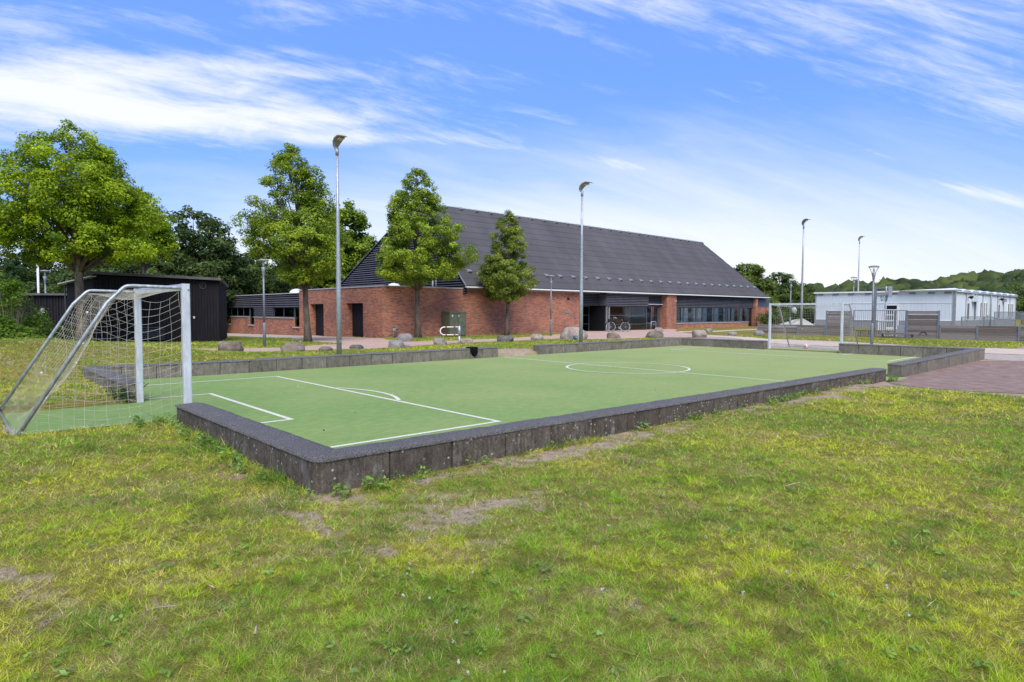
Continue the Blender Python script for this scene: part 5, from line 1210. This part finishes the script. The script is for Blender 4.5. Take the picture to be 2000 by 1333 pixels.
def tree(label, base, prof, nclump, nleaf, lsize, c_lo, c_hi, trunk_r, lean=(0, 0), seed=1, group=None, limbs=22, cat='tree', name='tree', extra=None, **kw):
    root = empty(name, base, label, cat, group)
    (V, Fc, Cc), cx, csz = crown(base, prof, nclump, nleaf, lsize, c_lo, c_hi, seed=seed, **kw)
    if extra:
        Vs, Fs, Cs = [V], [Fc], [Cc]; o_ = len(V)
        for e in extra:
            (v, f, c), cx2, _ = crown(*e[0], **e[1]); Vs.append(v); Fs.append(f + o_); Cs.append(c); o_ += len(v); cx = np.concatenate([cx, cx2])
        V = np.concatenate(Vs); Fc = np.concatenate(Fs); Cc = np.concatenate(Cs)
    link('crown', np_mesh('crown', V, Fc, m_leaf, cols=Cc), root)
    rg = random.Random(seed); b = Vector(base); H = prof[-1][0]; mb = MB()
    off = kw.get('off', (0, 0)); pts = []; rs = []
    for k in range(11):
        t = k / 10; h = t * H * .9
        w_ = trunk_r * .35
        pts.append(b + Vector((off[0] * h + lean[0] * min(h, 3) + w_ * mnoise.noise(Vector((seed, 0, h * .9))), off[1] * h + lean[1] * min(h, 3) + w_ * mnoise.noise(Vector((seed, 5, h * .9))), h - .15 * (k == 0))))
        rs.append(trunk_r * ((1.5 if k == 0 else 1.0) * (1 - t) ** .75 + .05))
    mb.tube(pts, rs, 12); mb.build('trunk', m_bark, root, smooth=True)
    if limbs:
        idx_ = sorted(rg.sample(range(len(cx)), min(limbs, len(cx))), key=lambda i: cx[i][2])
        mb = MB()
        for i in idx_:
            c = Vector(cx[i]); hz = max(prof[0][0] * .82, (c.z - b.z) * .62 - .3); hz = min(hz, H * .85)
            tt = hz / (H * .9) * 10; k = min(int(tt), 9); p0 = pts[k].lerp(pts[k + 1], tt - k); mid = p0.lerp(c, .5) + Vector((0, 0, .25 * (c - p0).length * .4))
            r0 = rs[k] * .42; mb.tube([p0, mid, c], [r0, r0 * .55, .012], 6)
        mb.build('limbs', m_bark, root, smooth=True)
    return root
YG_LO, YG_HI = (.080, .170, .008), (.54, .69, .025)
MG_LO, MG_HI = (.085, .165, .012), (.50, .63, .05)
DG_LO, DG_HI = (.036, .075, .016), (.16, .225, .05)
LG_LO, LG_HI = (.08, .14, .015), (.34, .42, .06)
# four lime / maple trees in front of the hall
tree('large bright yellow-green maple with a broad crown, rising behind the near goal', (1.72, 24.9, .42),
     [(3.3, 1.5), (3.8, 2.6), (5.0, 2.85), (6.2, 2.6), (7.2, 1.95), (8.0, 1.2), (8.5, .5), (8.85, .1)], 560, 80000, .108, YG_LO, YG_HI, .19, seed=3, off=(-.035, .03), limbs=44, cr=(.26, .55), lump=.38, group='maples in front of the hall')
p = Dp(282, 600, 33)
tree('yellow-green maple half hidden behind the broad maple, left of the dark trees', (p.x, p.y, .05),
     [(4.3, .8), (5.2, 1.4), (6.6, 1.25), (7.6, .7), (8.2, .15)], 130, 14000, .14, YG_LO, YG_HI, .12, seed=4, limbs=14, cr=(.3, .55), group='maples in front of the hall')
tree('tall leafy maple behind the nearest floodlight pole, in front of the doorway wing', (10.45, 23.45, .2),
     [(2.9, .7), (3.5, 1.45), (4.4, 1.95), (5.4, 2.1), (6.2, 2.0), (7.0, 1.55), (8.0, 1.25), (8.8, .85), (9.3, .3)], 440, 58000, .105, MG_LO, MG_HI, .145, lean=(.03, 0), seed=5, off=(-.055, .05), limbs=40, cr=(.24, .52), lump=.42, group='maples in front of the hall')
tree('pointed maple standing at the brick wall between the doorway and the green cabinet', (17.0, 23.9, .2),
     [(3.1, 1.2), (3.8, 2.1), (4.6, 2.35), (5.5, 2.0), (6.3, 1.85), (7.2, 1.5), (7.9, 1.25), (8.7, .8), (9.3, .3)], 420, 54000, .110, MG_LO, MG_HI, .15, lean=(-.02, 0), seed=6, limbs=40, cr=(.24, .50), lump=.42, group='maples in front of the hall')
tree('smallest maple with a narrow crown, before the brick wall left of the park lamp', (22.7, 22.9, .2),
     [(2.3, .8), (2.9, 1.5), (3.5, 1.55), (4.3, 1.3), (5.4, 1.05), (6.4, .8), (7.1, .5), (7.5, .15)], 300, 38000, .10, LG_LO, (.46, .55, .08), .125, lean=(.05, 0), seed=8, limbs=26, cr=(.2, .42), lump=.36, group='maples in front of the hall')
# trees behind the buildings
for i, (lb_, u, v, d, H, rmax, lo, hi, nl) in enumerate([
    ('dark green tree rising right behind the black timber building', 382, 400, 52, 10.4, 3.9, DG_LO, DG_HI, 26000),
    ('dark tree spreading between the black building and the clad wing', 447, 478, 56, 7.6, 3.0, DG_LO, DG_HI, 15000),
    ('dark green tree between the broad maple and the black roof', 310, 440, 50, 8.6, 3.6, DG_LO, DG_HI, 16000),
    ('light green tree above the left end of the clad wing', 497, 482, 66, 8.5, 2.3, LG_LO, LG_HI, 12000),
    ('light green bushy tree behind the clad wing roof', 545, 500, 64, 7.8, 3.8, (.04, .085, .012), (.15, .22, .035), 15000),
    ('mid-green tree behind the leafy maple, above the brick wing', 676, 390, 54, 10.6, 3.0, (.08, .16, .012), (.42, .54, .045), 36000),
    ('dark tree behind the doorway wing, left of the gable', 625, 440, 62, 9.3, 4.2, DG_LO, (.10, .15, .035), 20000),
    ('dark green tree far left of the broad maple trunk', 215, 470, 54, 7.8, 4.2, DG_LO, DG_HI, 16000),
    ('dark green tree above the low black shed', 105, 485, 58, 7.6, 4.4, DG_LO, DG_HI, 16000),
    ('dark green tree at the left edge of the view', 10, 490, 54, 7.2, 4.2, (.03, .07, .014), (.11, .17, .04), 14000),
    ('dark green tree just outside the left edge of the view', -90, 480, 56, 7.6, 4.6, DG_LO, DG_HI, 9000),
    ('bushy green tree right behind the far end of the hall roof', 1456, 512, 86, 8.6, 4.3, (.07, .12, .02), (.27, .34, .06), 20000),
    ('round green tree right of the hall, left one of the lower pair', 1520, 530, 96, 8.2, 4.2, (.05, .095, .02), (.19, .26, .05), 14000),
    ('wide green tree right of the hall, right one of the lower pair', 1556, 548, 104, 7.4, 4.6, (.05, .09, .02), (.18, .25, .05), 12000)]):
    p = Dp(u, 640, d); z0 = float(terrain(p.x, p.y)); top = Dp(u, v, d).z - z0
    pr = [(top * .08, rmax * .6), (top * .25, rmax * .95), (top * .5, rmax), (top * .72, rmax * .78), (top * .9, rmax * .5), (top * .98, rmax * .15)]
    tree(lb_, (p.x, p.y, z0), pr, 260, int(nl * 1.05), .29 if d < 80 else .36, lo, hi, .2, seed=20 + i, limbs=10, cr=(.5, 1.0), group='trees behind the buildings', inner=.15, lump=.25)
# bushes and hedges
def bush(label, name, pts, nleaf, ls, lo, hi, seed, cat='bush', group=None):
    Vs, Fs, Cs = [], [], []; o_ = 0
    for k, (x, y, z, r_, h) in enumerate(pts):
        (v, f, c), _, _ = crown((x, y, z), [(0, r_ * .8), (h * .4, r_), (h * .75, r_ * .75), (h, r_ * .15)], 40, nleaf // len(pts), ls, lo, hi, cr=(.18 * r_ + .1, .35 * r_ + .15), seed=seed + k, inner=.4)
        Vs.append(v); Fs.append(f + o_); Cs.append(c); o_ += len(v)
    r0 = empty(name, pts[0][:3], label, cat, group)
    link('leaves', np_mesh('leaves', np.concatenate(Vs), np.concatenate(Fs), m_leaf, cols=np.concatenate(Cs)), r0)
    mb = MB(); x, y, z = pts[0][:3]
    for k in range(7): mb.tube([(x, y, z - .1), (x + random.uniform(-.5, .5), y + random.uniform(-.5, .5), z + pts[0][4] * .8)], [.03, .008], 5)
    mb.build('stems', m_bark, r0)
pts = []
for u, v, d, r_, h in ((20, 600, 19.5, 1.0, 2.35), (-25, 560, 20, 1.3, 2.9), (45, 640, 19, .65, 1.1), (0, 650, 18.5, .8, 1.2)):
    p = Dp(u, v, d); pts.append((p.x, p.y, gz(p.x, p.y) - .1, r_, h))
bush('bright green leafy shrub at the left edge behind the mound', 'shrub', pts, 26000, .085, YG_LO, (.2, .3, .03), 60)
pts = [(*Dp(u, 640, 28)[:2], 0, .55, .75) for u in (60, 75, 92, 108, 124, 140)]; pts = [(x, y, gz(x, y) + .05, r_, h) for x, y, _, r_, h in pts]
bush('low green hedge on the mound, below the whitewashed wall', 'hedge', pts, 12000, .08, (.04, .08, .012), (.15, .22, .03), 70, 'hedge')
pts = []
for k in range(9): p = Dp(1500 + k * 12, 625, 61); pts.append((p.x, p.y, 0.0, 1.1, 2.1 - .02 * k))
bush('clipped green hedge behind the concrete ramp', 'hedge', pts, 15000, .16, (.04, .09, .012), (.16, .24, .04), 80, 'hedge')
pts = []
for k in range(8): p = Dp(1990 + k * 12, 600, 95); pts.append((p.x, p.y, 0.0, 3.2, 6.3 + (k % 3)))
bush('light green bushes beyond the right end of the cabin', 'shrub', pts, 12000, .34, LG_LO, (.2, .28, .05), 90)
fz = empty('timber_screen', (85, 9, .2), 'brown board screen beyond the right end of the cabin', 'fence')
for k in range(6): MB().box(86, 86.06, 0, 8.2, .3 + k * .22, .5 + k * .22).build('board', m_wood, fz)

# the wooded ridge beyond: read as one mass
_ico = bmesh.new(); bmesh.ops.create_icosphere(_ico, subdivisions=3, radius=1)
ICO_V = np.array([v.co[:] for v in _ico.verts]); ICO_F = np.array([[v.index for v in f.verts] for f in _ico.faces]); _ico.free()
def mass(cx_, cy_, z0_, rad_, hgt_, lo_, hi_, sd):
    d = 1 + .5 * (vnoise(ICO_V[:, 0] * 2.3 + sd, ICO_V[:, 1] * 2.3 + ICO_V[:, 2] * 2.1, 3) - .5) + .3 * (vnoise(ICO_V[:, 0] * 6 + sd, ICO_V[:, 1] * 6 + ICO_V[:, 2] * 5, 4) - .5)
    P_ = ICO_V * d[:, None] * np.array([rad_ * .92, rad_ * .92, hgt_ * .52]) + np.array([cx_, cy_, z0_ + hgt_ * .45])
    q = vnoise(ICO_V[:, 0] * 7 + sd, ICO_V[:, 1] * 7 + ICO_V[:, 2] * 6, 8)[:, None]; c_ = np.array(lo_) * (1 - q) + np.array(hi_) * q
    F4 = np.concatenate([ICO_F, ICO_F[:, 2:]], 1); return P_, ICO_F, c_
MV, MF, MC = [], [], []; mo = 0
sil = ([1380, 1560, 1590, 1612, 1632, 1660, 1700, 1740, 1800, 1830, 1870, 1920, 1960, 2000, 2100, 2300], [560, 560, 552, 560, 553, 548, 546, 543, 541, 545, 536, 530, 528, 523, 520, 516])
Vs, Fs, Cs = [], [], []; o_ = 0; rg = np.random.default_rng(5)
for row, (dist, drop, n) in enumerate(((330, 0, 40), (285, 9, 40), (245, 19, 40), (205, 30, 36), (170, 40, 30))):
    for k in range(n):
        u = 1360 + (2260 - 1360) * (k + rg.uniform(-.35, .35)) / n; d = dist + rg.uniform(-14, 14)
        v = np.interp(u, *sil) + drop * (1 if u > 1640 else .55) + rg.uniform(-2.5, 4)
        if row == 4 and rg.uniform() < .35: continue
        top = Dp(u, v, d); rad = rg.uniform(4.5, 8) * dist / 260; hgt = rad * rg.uniform(1.5, 2.1)
        lo, hi = [((.04, .07, .02), (.14, .18, .05)), ((.06, .10, .025), (.20, .25, .06)), ((.09, .14, .03), (.28, .32, .07))][rg.choice(3, p=[.4, .4, .2])]
        (vv, f, c), _, _ = crown((top.x, top.y, top.z - hgt * 1.02), [(0, rad * .9), (hgt * .45, rad), (hgt * .8, rad * .7), (hgt, rad * .2)], 40, 780, rad * .095, lo, hi, cr=(rad * .16, rad * .30), seed=1000 + row * 60 + k, inner=.45, lump=.3, flat=.7)
        Vs.append(vv); Fs.append(f + o_); Cs.append(c); o_ += len(vv)
        a_, b_, c_ = mass(top.x, top.y, top.z - hgt * 1.02, rad * .95, hgt, lo, [q * .7 for q in hi], k + row * 50); MV.append(a_); MF.append(b_ + mo); MC.append(c_); mo += len(a_)
def quads(Vs, Fs, Cs, MV, MF, MC):
    V_ = np.concatenate(Vs); o2 = len(V_); T = np.concatenate(Fs); T3 = np.concatenate([T[:, [0, 1, 2]], T[:, [0, 2, 3]]])
    return np.concatenate([V_] + MV), np.concatenate([T3, np.concatenate(MF) + o2]), np.concatenate(Cs + MC)
qv, qf, qc = quads(Vs, Fs, Cs, MV, MF, MC)
fo = link('forest', np_mesh('forest', qv, qf, m_leaf, cols=qc))
tag(fo, 'distant wooded ridge beyond the cabin', kind='stuff')
# solid woodland slope the crowns stand on
vs = []; fs = []; U_n = 40
for k in range(U_n + 1):
    u = 1330 + 1000 * k / U_n; v = np.interp(u, *sil)
    a = Dp(u, v + 22, 345); b = Dp(u, 615, 160); m_ = Dp(u, v + 52 if u > 1640 else v + 34, 200)
    vs += [tuple(a), tuple(m_), (b.x, b.y, -1.0), (a.x, a.y, -3)]
fs = [(k * 4 + j, k * 4 + j + 1, k * 4 + j + 5, k * 4 + j + 4) for k in range(U_n) for j in (0, 1)]
m_slope = mat('woodland_floor', (.04, .065, .02), .95, .05, noise=(.05, .4, 6, (1, 1, 1)))
tag(MB().add(vs, fs).build('hill', m_slope), 'wooded hillside in the distance', kind='structure')
# distant tree line all round, outside the picture and in its gaps
Vs, Fs, Cs = [], [], []; o_ = 0; MV, MF, MC = [], [], []; mo = 0
for k in range(150):
    a = YAW + R(41) + (2 * PI - R(92)) * (k - 26) / 124 if k > 26 else YAW + R(30 - 1.4 * k) + R(12); d = rg.uniform(110, 150)
    x = CAM.x + d * math.cos(a); y = CAM.y + d * math.sin(a); rad = rg.uniform(5, 8); hgt = rg.uniform(7, 10)
    z_ = float(terrain(x, y)); 
    (vv, f, c), _, _ = crown((x, y, z_ - .5), [(0, rad * .9), (hgt * .45, rad), (hgt * .8, rad * .7), (hgt, rad * .2)], 30, 700, rad * .075, DG_LO, (.12, .18, .04), cr=(rad * .18, rad * .32), seed=3000 + k, inner=.45)
    Vs.append(vv); Fs.append(f + o_); Cs.append(c); o_ += len(vv)
    a_, b_, c_ = mass(x, y, z_ - .5, rad * .95, hgt, DG_LO, (.09, .13, .03), k); MV.append(a_); MF.append(b_ + mo); MC.append(c_); mo += len(a_)
qv, qf, qc = quads(Vs, Fs, Cs, MV, MF, MC)
tag(link('tree_line', np_mesh('tree_line', qv, qf, m_leaf, cols=qc)), 'distant dark tree line behind the buildings', kind='stuff')

# ------------------------------------------------------------------ grass
def pip(x, y, poly):
    ins = np.zeros(len(x), bool); n = len(poly); j = n - 1
    for i in range(n):
        xi, yi = poly[i]; xj, yj = poly[j]
        if yi != yj: ins ^= ((yi > y) != (yj > y)) & (x < (xj - xi) * (y - yi) / (yj - yi) + xi)
        j = i
    return ins
PAVED = []
for o in list(scene.objects):
    if o.name.split('.')[0] in ('path', 'pavement', 'footpath', 'garden_path', 'gravel', 'asphalt'): PAVED.append(o)
POLYS = {
 'path': [(4.2, 19.9), (4.86, 18.3), (5.15, 16.75), (6.53, 16.84), (7.85, 17.09), (9.41, 16.7), (10.81, 16.77), (13.55, 17.46), (15.16, 17.84), (17.5, 17.79), (19.94, 17.9), (22.4, 18.0), (22.74, 16.5), (23.81, 16.0), (26.78, 15.5), (28.24, 14.6), (29.6, 14.2), (30.9, 14.0), (33.0, 15.32), (35.6, 18.92), (37.6, 20.9), (41.7, 23.4), (42, 24.4), (31.1, 24.5), (27.15, 22.45), (22.85, 20.88), (19.69, 20.32), (16.65, 19.8), (14.37, 20.3), (14.39, 23.0), (15.0, 24.3), (15.1, 29), (12.2, 29), (11.04, 27.39), (10.62, 23.93), (10.81, 21.62), (10.79, 20.23), (10.37, 20.57), (7.59, 19.6), (6.01, 19.6)],
 'pavement': [(12.2, 29.02), (15.1, 29.02), (15.15, 54), (12.09, 54), (12.09, 41.95), (11.84, 34.02)],
 'right': [(14.2, -.0), (13.95, -.5), (13.8, -1.09), (13.95, -1.76), (14.37, -2.74), (15.2, -6), (16, -40), (31.8, -40), (31.45, -3), (31.3, 0), (30.92, 3.42), (31.79, 7.05), (31.88, 11.13), (32.02, 12.73), (32.97, 15.30), (30, 14.1), (26, 14.6), (25.3, 14.4), (25.3, 12.6), (25.4, 0)],
 'court': [(-.0, -.0), (25.36, -.0), (25.36, 12.63), (-.0, 12.63)], 'tongue': [(-1.84, 4.9), (0, 4.8), (0, 8.0), (-1.84, 7.94)],
 'hall': [(15.2, 24.6), (61, 24.6), (61, 60), (15.2, 60)], 'cab': [(57, 7), (83, 7), (83, 20), (57, 20)], 'shed': [(2.5, 28.2), (7.4, 26.5), (10, 34), (4, 36)]}
def lawn_mask(x, y):
    ok = np.ones(len(x), bool)
    for k, p in POLYS.items(): ok &= ~pip(x, y, p)
    return ok
def scatter(n, dmin, dmax, amax=R(50)):
    d = dmin * (dmax / dmin) ** RNG.uniform(0, 1, n); a = YAW + RNG.uniform(-amax, amax, n)
    return CAM.x + d * np.cos(a), CAM.y + d * np.sin(a), d
x, y, d = scatter(2000000, 2.3, 40)
ok = lawn_mask(x, y); x, y, d = x[ok], y[ok], d[ok]
t5_ = lambda a, b: fbm(a, b, 24, 2, 41)
so_ = soil_f(x, y); thin = fbm(x, y, 3.5, 3, 77)
keep = (RNG.uniform(0, 1, len(x)) > sm(so_, .36, .60)) & (RNG.uniform(0, 1, len(x)) < .55 + .9 * sm(thin, .3, .6)) & (RNG.uniform(0, 1, len(x)) < .6 + .6 * sm(t5_(x, y), .3, .6))
x, y, d, so_ = x[keep], y[keep], d[keep], so_[keep]; n = len(x)
t1 = fbm(x, y, .55, 4, 3); t2 = fbm(x, y, 2.6, 4, 9); t3 = fbm(x, y, 7.0, 2, 15)
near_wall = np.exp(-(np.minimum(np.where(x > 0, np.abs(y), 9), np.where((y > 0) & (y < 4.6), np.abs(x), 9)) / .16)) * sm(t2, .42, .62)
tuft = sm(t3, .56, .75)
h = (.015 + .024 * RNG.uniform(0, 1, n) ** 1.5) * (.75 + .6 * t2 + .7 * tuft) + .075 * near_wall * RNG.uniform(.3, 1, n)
h *= (.75 + .5 * sm(t5_(x, y), .3, .75)) * (1 + .022 * d)
h *= 1 + .5 * np.exp(-((x + .1) / .22) ** 2) * (y > 0) * (y < 4.6)
wd = np.maximum(.0020, d * .00070) * RNG.uniform(.7, 1.4, n)
ang = RNG.uniform(0, 2 * PI, n); lean = RNG.uniform(.35, 2.0, n); la = RNG.uniform(0, 2 * PI, n)
z = gz_np(x, y) - .004
bx, by = np.cos(ang) * wd / 2, np.sin(ang) * wd / 2
tip = np.stack([x + np.cos(la) * h * lean, y + np.sin(la) * h * lean, z + h / np.sqrt(1 + .4 * lean ** 2)], 1)
V = np.stack([np.stack([x - bx, y - by, z], 1), np.stack([x + bx, y + by, z], 1), tip], 1).reshape(-1, 3)
ga, gb = np.array([.17, .335, .014]), np.array([.47, .52, .018]); gcol = np.array([.50, .37, .17]); gd = np.array([.09, .215, .010])
m1 = np.clip(sm(t1, .42, .70) + RNG.normal(0, .18, n), 0, 1)[:, None]; col = ga * (1 - m1) + gb * m1
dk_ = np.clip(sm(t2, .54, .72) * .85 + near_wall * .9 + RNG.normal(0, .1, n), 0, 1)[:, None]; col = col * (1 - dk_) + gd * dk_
st = (RNG.uniform(0, 1, n) < .10 + .30 * sm(so_, .12, .5) + .12 * (1 - sm(t2, .34, .5)))[:, None]; col = np.where(st, gcol * RNG.uniform(.6, 1.2, (n, 1)), col)
t5 = fbm(x, y, 24, 2, 41); col = col * (.50 + .95 * sm(t5, .28, .72))[:, None] * RNG.uniform(.55, 1.55, (n, 1))  # t5 darkens blades between tufts: shade painted into their colour
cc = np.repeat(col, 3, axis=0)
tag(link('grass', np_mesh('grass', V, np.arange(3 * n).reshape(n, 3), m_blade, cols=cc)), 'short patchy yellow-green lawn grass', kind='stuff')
print('blades', n)
# broad-leaved weeds in rosettes, clover heads
x, y, d = scatter(700, 2.2, 20); ok = lawn_mask(x, y) & (fbm(x, y, .9, 3, 51) > .50); x, y, d = x[ok], y[ok], d[ok]
ex = [(.40 + RNG.normal(0, .24), -.10 - abs(RNG.normal(0, .08))) for _ in range(20)] + [(-.12 - abs(RNG.normal(0, .07)), RNG.uniform(.2, 4.6)) for _ in range(60)] + [(RNG.uniform(8.6, 9.6), -.08 - abs(RNG.normal(0, .07))) for _ in range(22)] + [(RNG.uniform(14.4, 14.95), -.12 - abs(RNG.normal(0, .08))) for _ in range(20)] + [(RNG.uniform(-.5, 0), RNG.uniform(4.4, 4.9)) for _ in range(25)] + [(RNG.uniform(1.5, 14), -.05 - abs(RNG.normal(0, .06))) for _ in range(40)] + [(-.05 - abs(RNG.normal(0, .05)), 8.05 + abs(RNG.normal(0, .2))) for _ in range(30)]
big = np.concatenate([np.zeros(len(x)), np.ones(len(ex))]); x = np.concatenate([x, [e[0] for e in ex]]); y = np.concatenate([y, [e[1] for e in ex]])
Cn, Nn, Sz, Cl = [], [], [], []
for i in range(len(x)):
    z0 = gz(x[i], y[i]); k = RNG.integers(5, 10); r_ = RNG.uniform(.018, .042) * (1.25 if big[i] else 1); cb_w = np.array([.19, .31, .05]) * RNG.uniform(.7, 1.5) + (np.array([.06, .07, .05]) if RNG.uniform() < .3 else 0)
    for j in range(k * (2 if big[i] else 1)):
        a = 2 * PI * j / k + RNG.uniform(-.3, .3); q = RNG.uniform(.5, 1)
        Cn.append((x[i] + math.cos(a) * r_ * q, y[i] + math.sin(a) * r_ * q, z0 + (RNG.uniform(.02, .045) if not big[i] else RNG.uniform(.02, .13)))); Nn.append((math.cos(a) * .5 + RNG.normal(0, .25), math.sin(a) * .5 + RNG.normal(0, .25), 1)); Sz.append(r_ * RNG.uniform(.9, 1.4)); Cl.append(cb_w * RNG.uniform(.8, 1.2))
v, f, c = leaf_cloud(np.array(Cn), np.array(Nn), np.array(Sz), np.array(Cl), aspect=.5)
tag(link('weeds', np_mesh('weeds', v, f, m_leaf, cols=c)), 'broad-leaved weeds growing in the lawn and along the walls', kind='stuff')
Cn, Nn, Sz, Cl = [], [], [], []
x, y, d = scatter(420, 2.6, 24); ok = lawn_mask(x, y) & (fbm(x, y, .8, 3, 61) > .60); x, y, d = x[ok], y[ok], d[ok]
ed = [(RNG.uniform(-1.9, -.1), 4.82 - abs(RNG.normal(0, .10))) for _ in range(70)]; x = np.concatenate([x, [e[0] for e in ed]]); y = np.concatenate([y, [e[1] for e in ed]])
for i in range(len(x)):
    z0 = gz(x[i], y[i])
    for j in range(4): Cn.append((x[i] + RNG.normal(0, .005), y[i] + RNG.normal(0, .005), z0 + .045 + RNG.normal(0, .005))); Nn.append(RNG.normal(size=3) + np.array([0, 0, 1])); Sz.append(RNG.uniform(.010, .018)); Cl.append((.5, .5, .40))
v, f, c = leaf_cloud(np.array(Cn), np.array(Nn), np.array(Sz), np.array(Cl), aspect=.9)
tag(link('clover_flowers', np_mesh('clover_flowers', v, f, m_blade, cols=c)), 'small white clover heads dotted over the lawn', kind='stuff')
# ivy growing on the stub of wall beside the near goal
pts = [(-.05, 8.10, .06, .14, .34), (-.10, 8.35, .06, .12, .26), (.03, 7.98, .08, .08, .28)]
bush('dark weed clump growing up the end of the left wall beside the near goal', 'weed_clump', pts, 900, .045, (.03, .07, .012), (.10, .18, .03), 300, 'weed')
# fallen leaves and scraps on the artificial turf
n = 260; x = RNG.uniform(.5, 24.8, n); y = .45 + 11.7 * RNG.uniform(0, 1, n) ** .8; Cn = np.stack([x, y, np.full(n, .016)], 1); Nn = RNG.normal(size=(n, 3)) * .35 + np.array([0, 0, 1])
cl = np.array([(.42, .36, .16), (.55, .52, .40), (.16, .12, .06), (.30, .34, .10)])[RNG.integers(0, 4, n)] * RNG.uniform(.7, 1.2, (n, 1))
v, f, c = leaf_cloud(Cn, Nn, RNG.uniform(.018, .05, n), cl)
tag(link('fallen_leaves', np_mesh('fallen_leaves', v, f, m_blade, cols=c)), 'small fallen leaves and scraps scattered over the artificial turf', kind='stuff')
# pebbles on the bare earth
x, y, d = scatter(60000, 2.3, 18); ok = lawn_mask(x, y) & (soil_f(x, y) > .45); x, y, d = x[ok][:900], y[ok][:900], d[ok][:900]
tv = np.array([(1, 0, -.3), (-.5, .87, -.3), (-.5, -.87, -.3), (0, 0, .8)]); tf = np.array([(0, 1, 3), (1, 2, 3), (2, 0, 3), (0, 2, 1)]); Vs, Fs, Cs = [], [], []
for i in range(len(x)):
    r_ = RNG.uniform(.003, .012) * (1 + .05 * d[i]); a = RNG.uniform(0, 6.28); c_, s_ = math.cos(a), math.sin(a); q = tv * RNG.uniform(.7, 1.3, (4, 3)) * r_
    Vs.append(np.stack([q[:, 0] * c_ - q[:, 1] * s_ + x[i], q[:, 0] * s_ + q[:, 1] * c_ + y[i], q[:, 2] + gz(x[i], y[i]) + .003], 1)); Fs.append(tf + 4 * i); Cs.append(np.tile(np.array((.42, .37, .32)) * RNG.uniform(.4, 1.2), (4, 1)))
if Vs: tag(link('pebbles', np_mesh('pebbles', np.concatenate(Vs), np.concatenate(Fs), m_blade, cols=np.concatenate(Cs))), 'small pebbles and crumbs of soil on the bare patches', kind='stuff')
# twigs
def twig(u, v, L, a, label, thick=.006):
    p = Dp(u, v, 1) - CAM; t = (.075 - CAM.z) / p.z; p = CAM + p * t; d_ = Vector((math.cos(a), math.sin(a), 0)) * L / 2; z = gz(p.x, p.y) + .035
    o = MB().tube([Vector((p.x, p.y, z)) - d_, Vector((p.x, p.y, z + .008)), Vector((p.x, p.y, z)) + d_ + Vector((0, 0, .01))], [thick, thick * .9, thick * .6], 6).build('twig', m_twig, None, True); tag(o, label, 'twig')
m_twig = mat('dry_twig', (.36, .28, .19), .8, .2, noise=(40, .3, 4, (1, 1, 1)))
twig(500, 1244, .075, YAW + .3, 'short pale stick lying in the grass at the bottom left')
twig(414, 1158, .045, YAW + 1.2, 'tiny upright pale stick in the grass left of centre')
twig(325, 1200, .12, YAW - 1.5, 'thin brown twig lying flat in the grass at the lower left', .004)
twig(1549, 954, .2, YAW - 1.1, 'small pale stick in the open lawn at the right', .006)
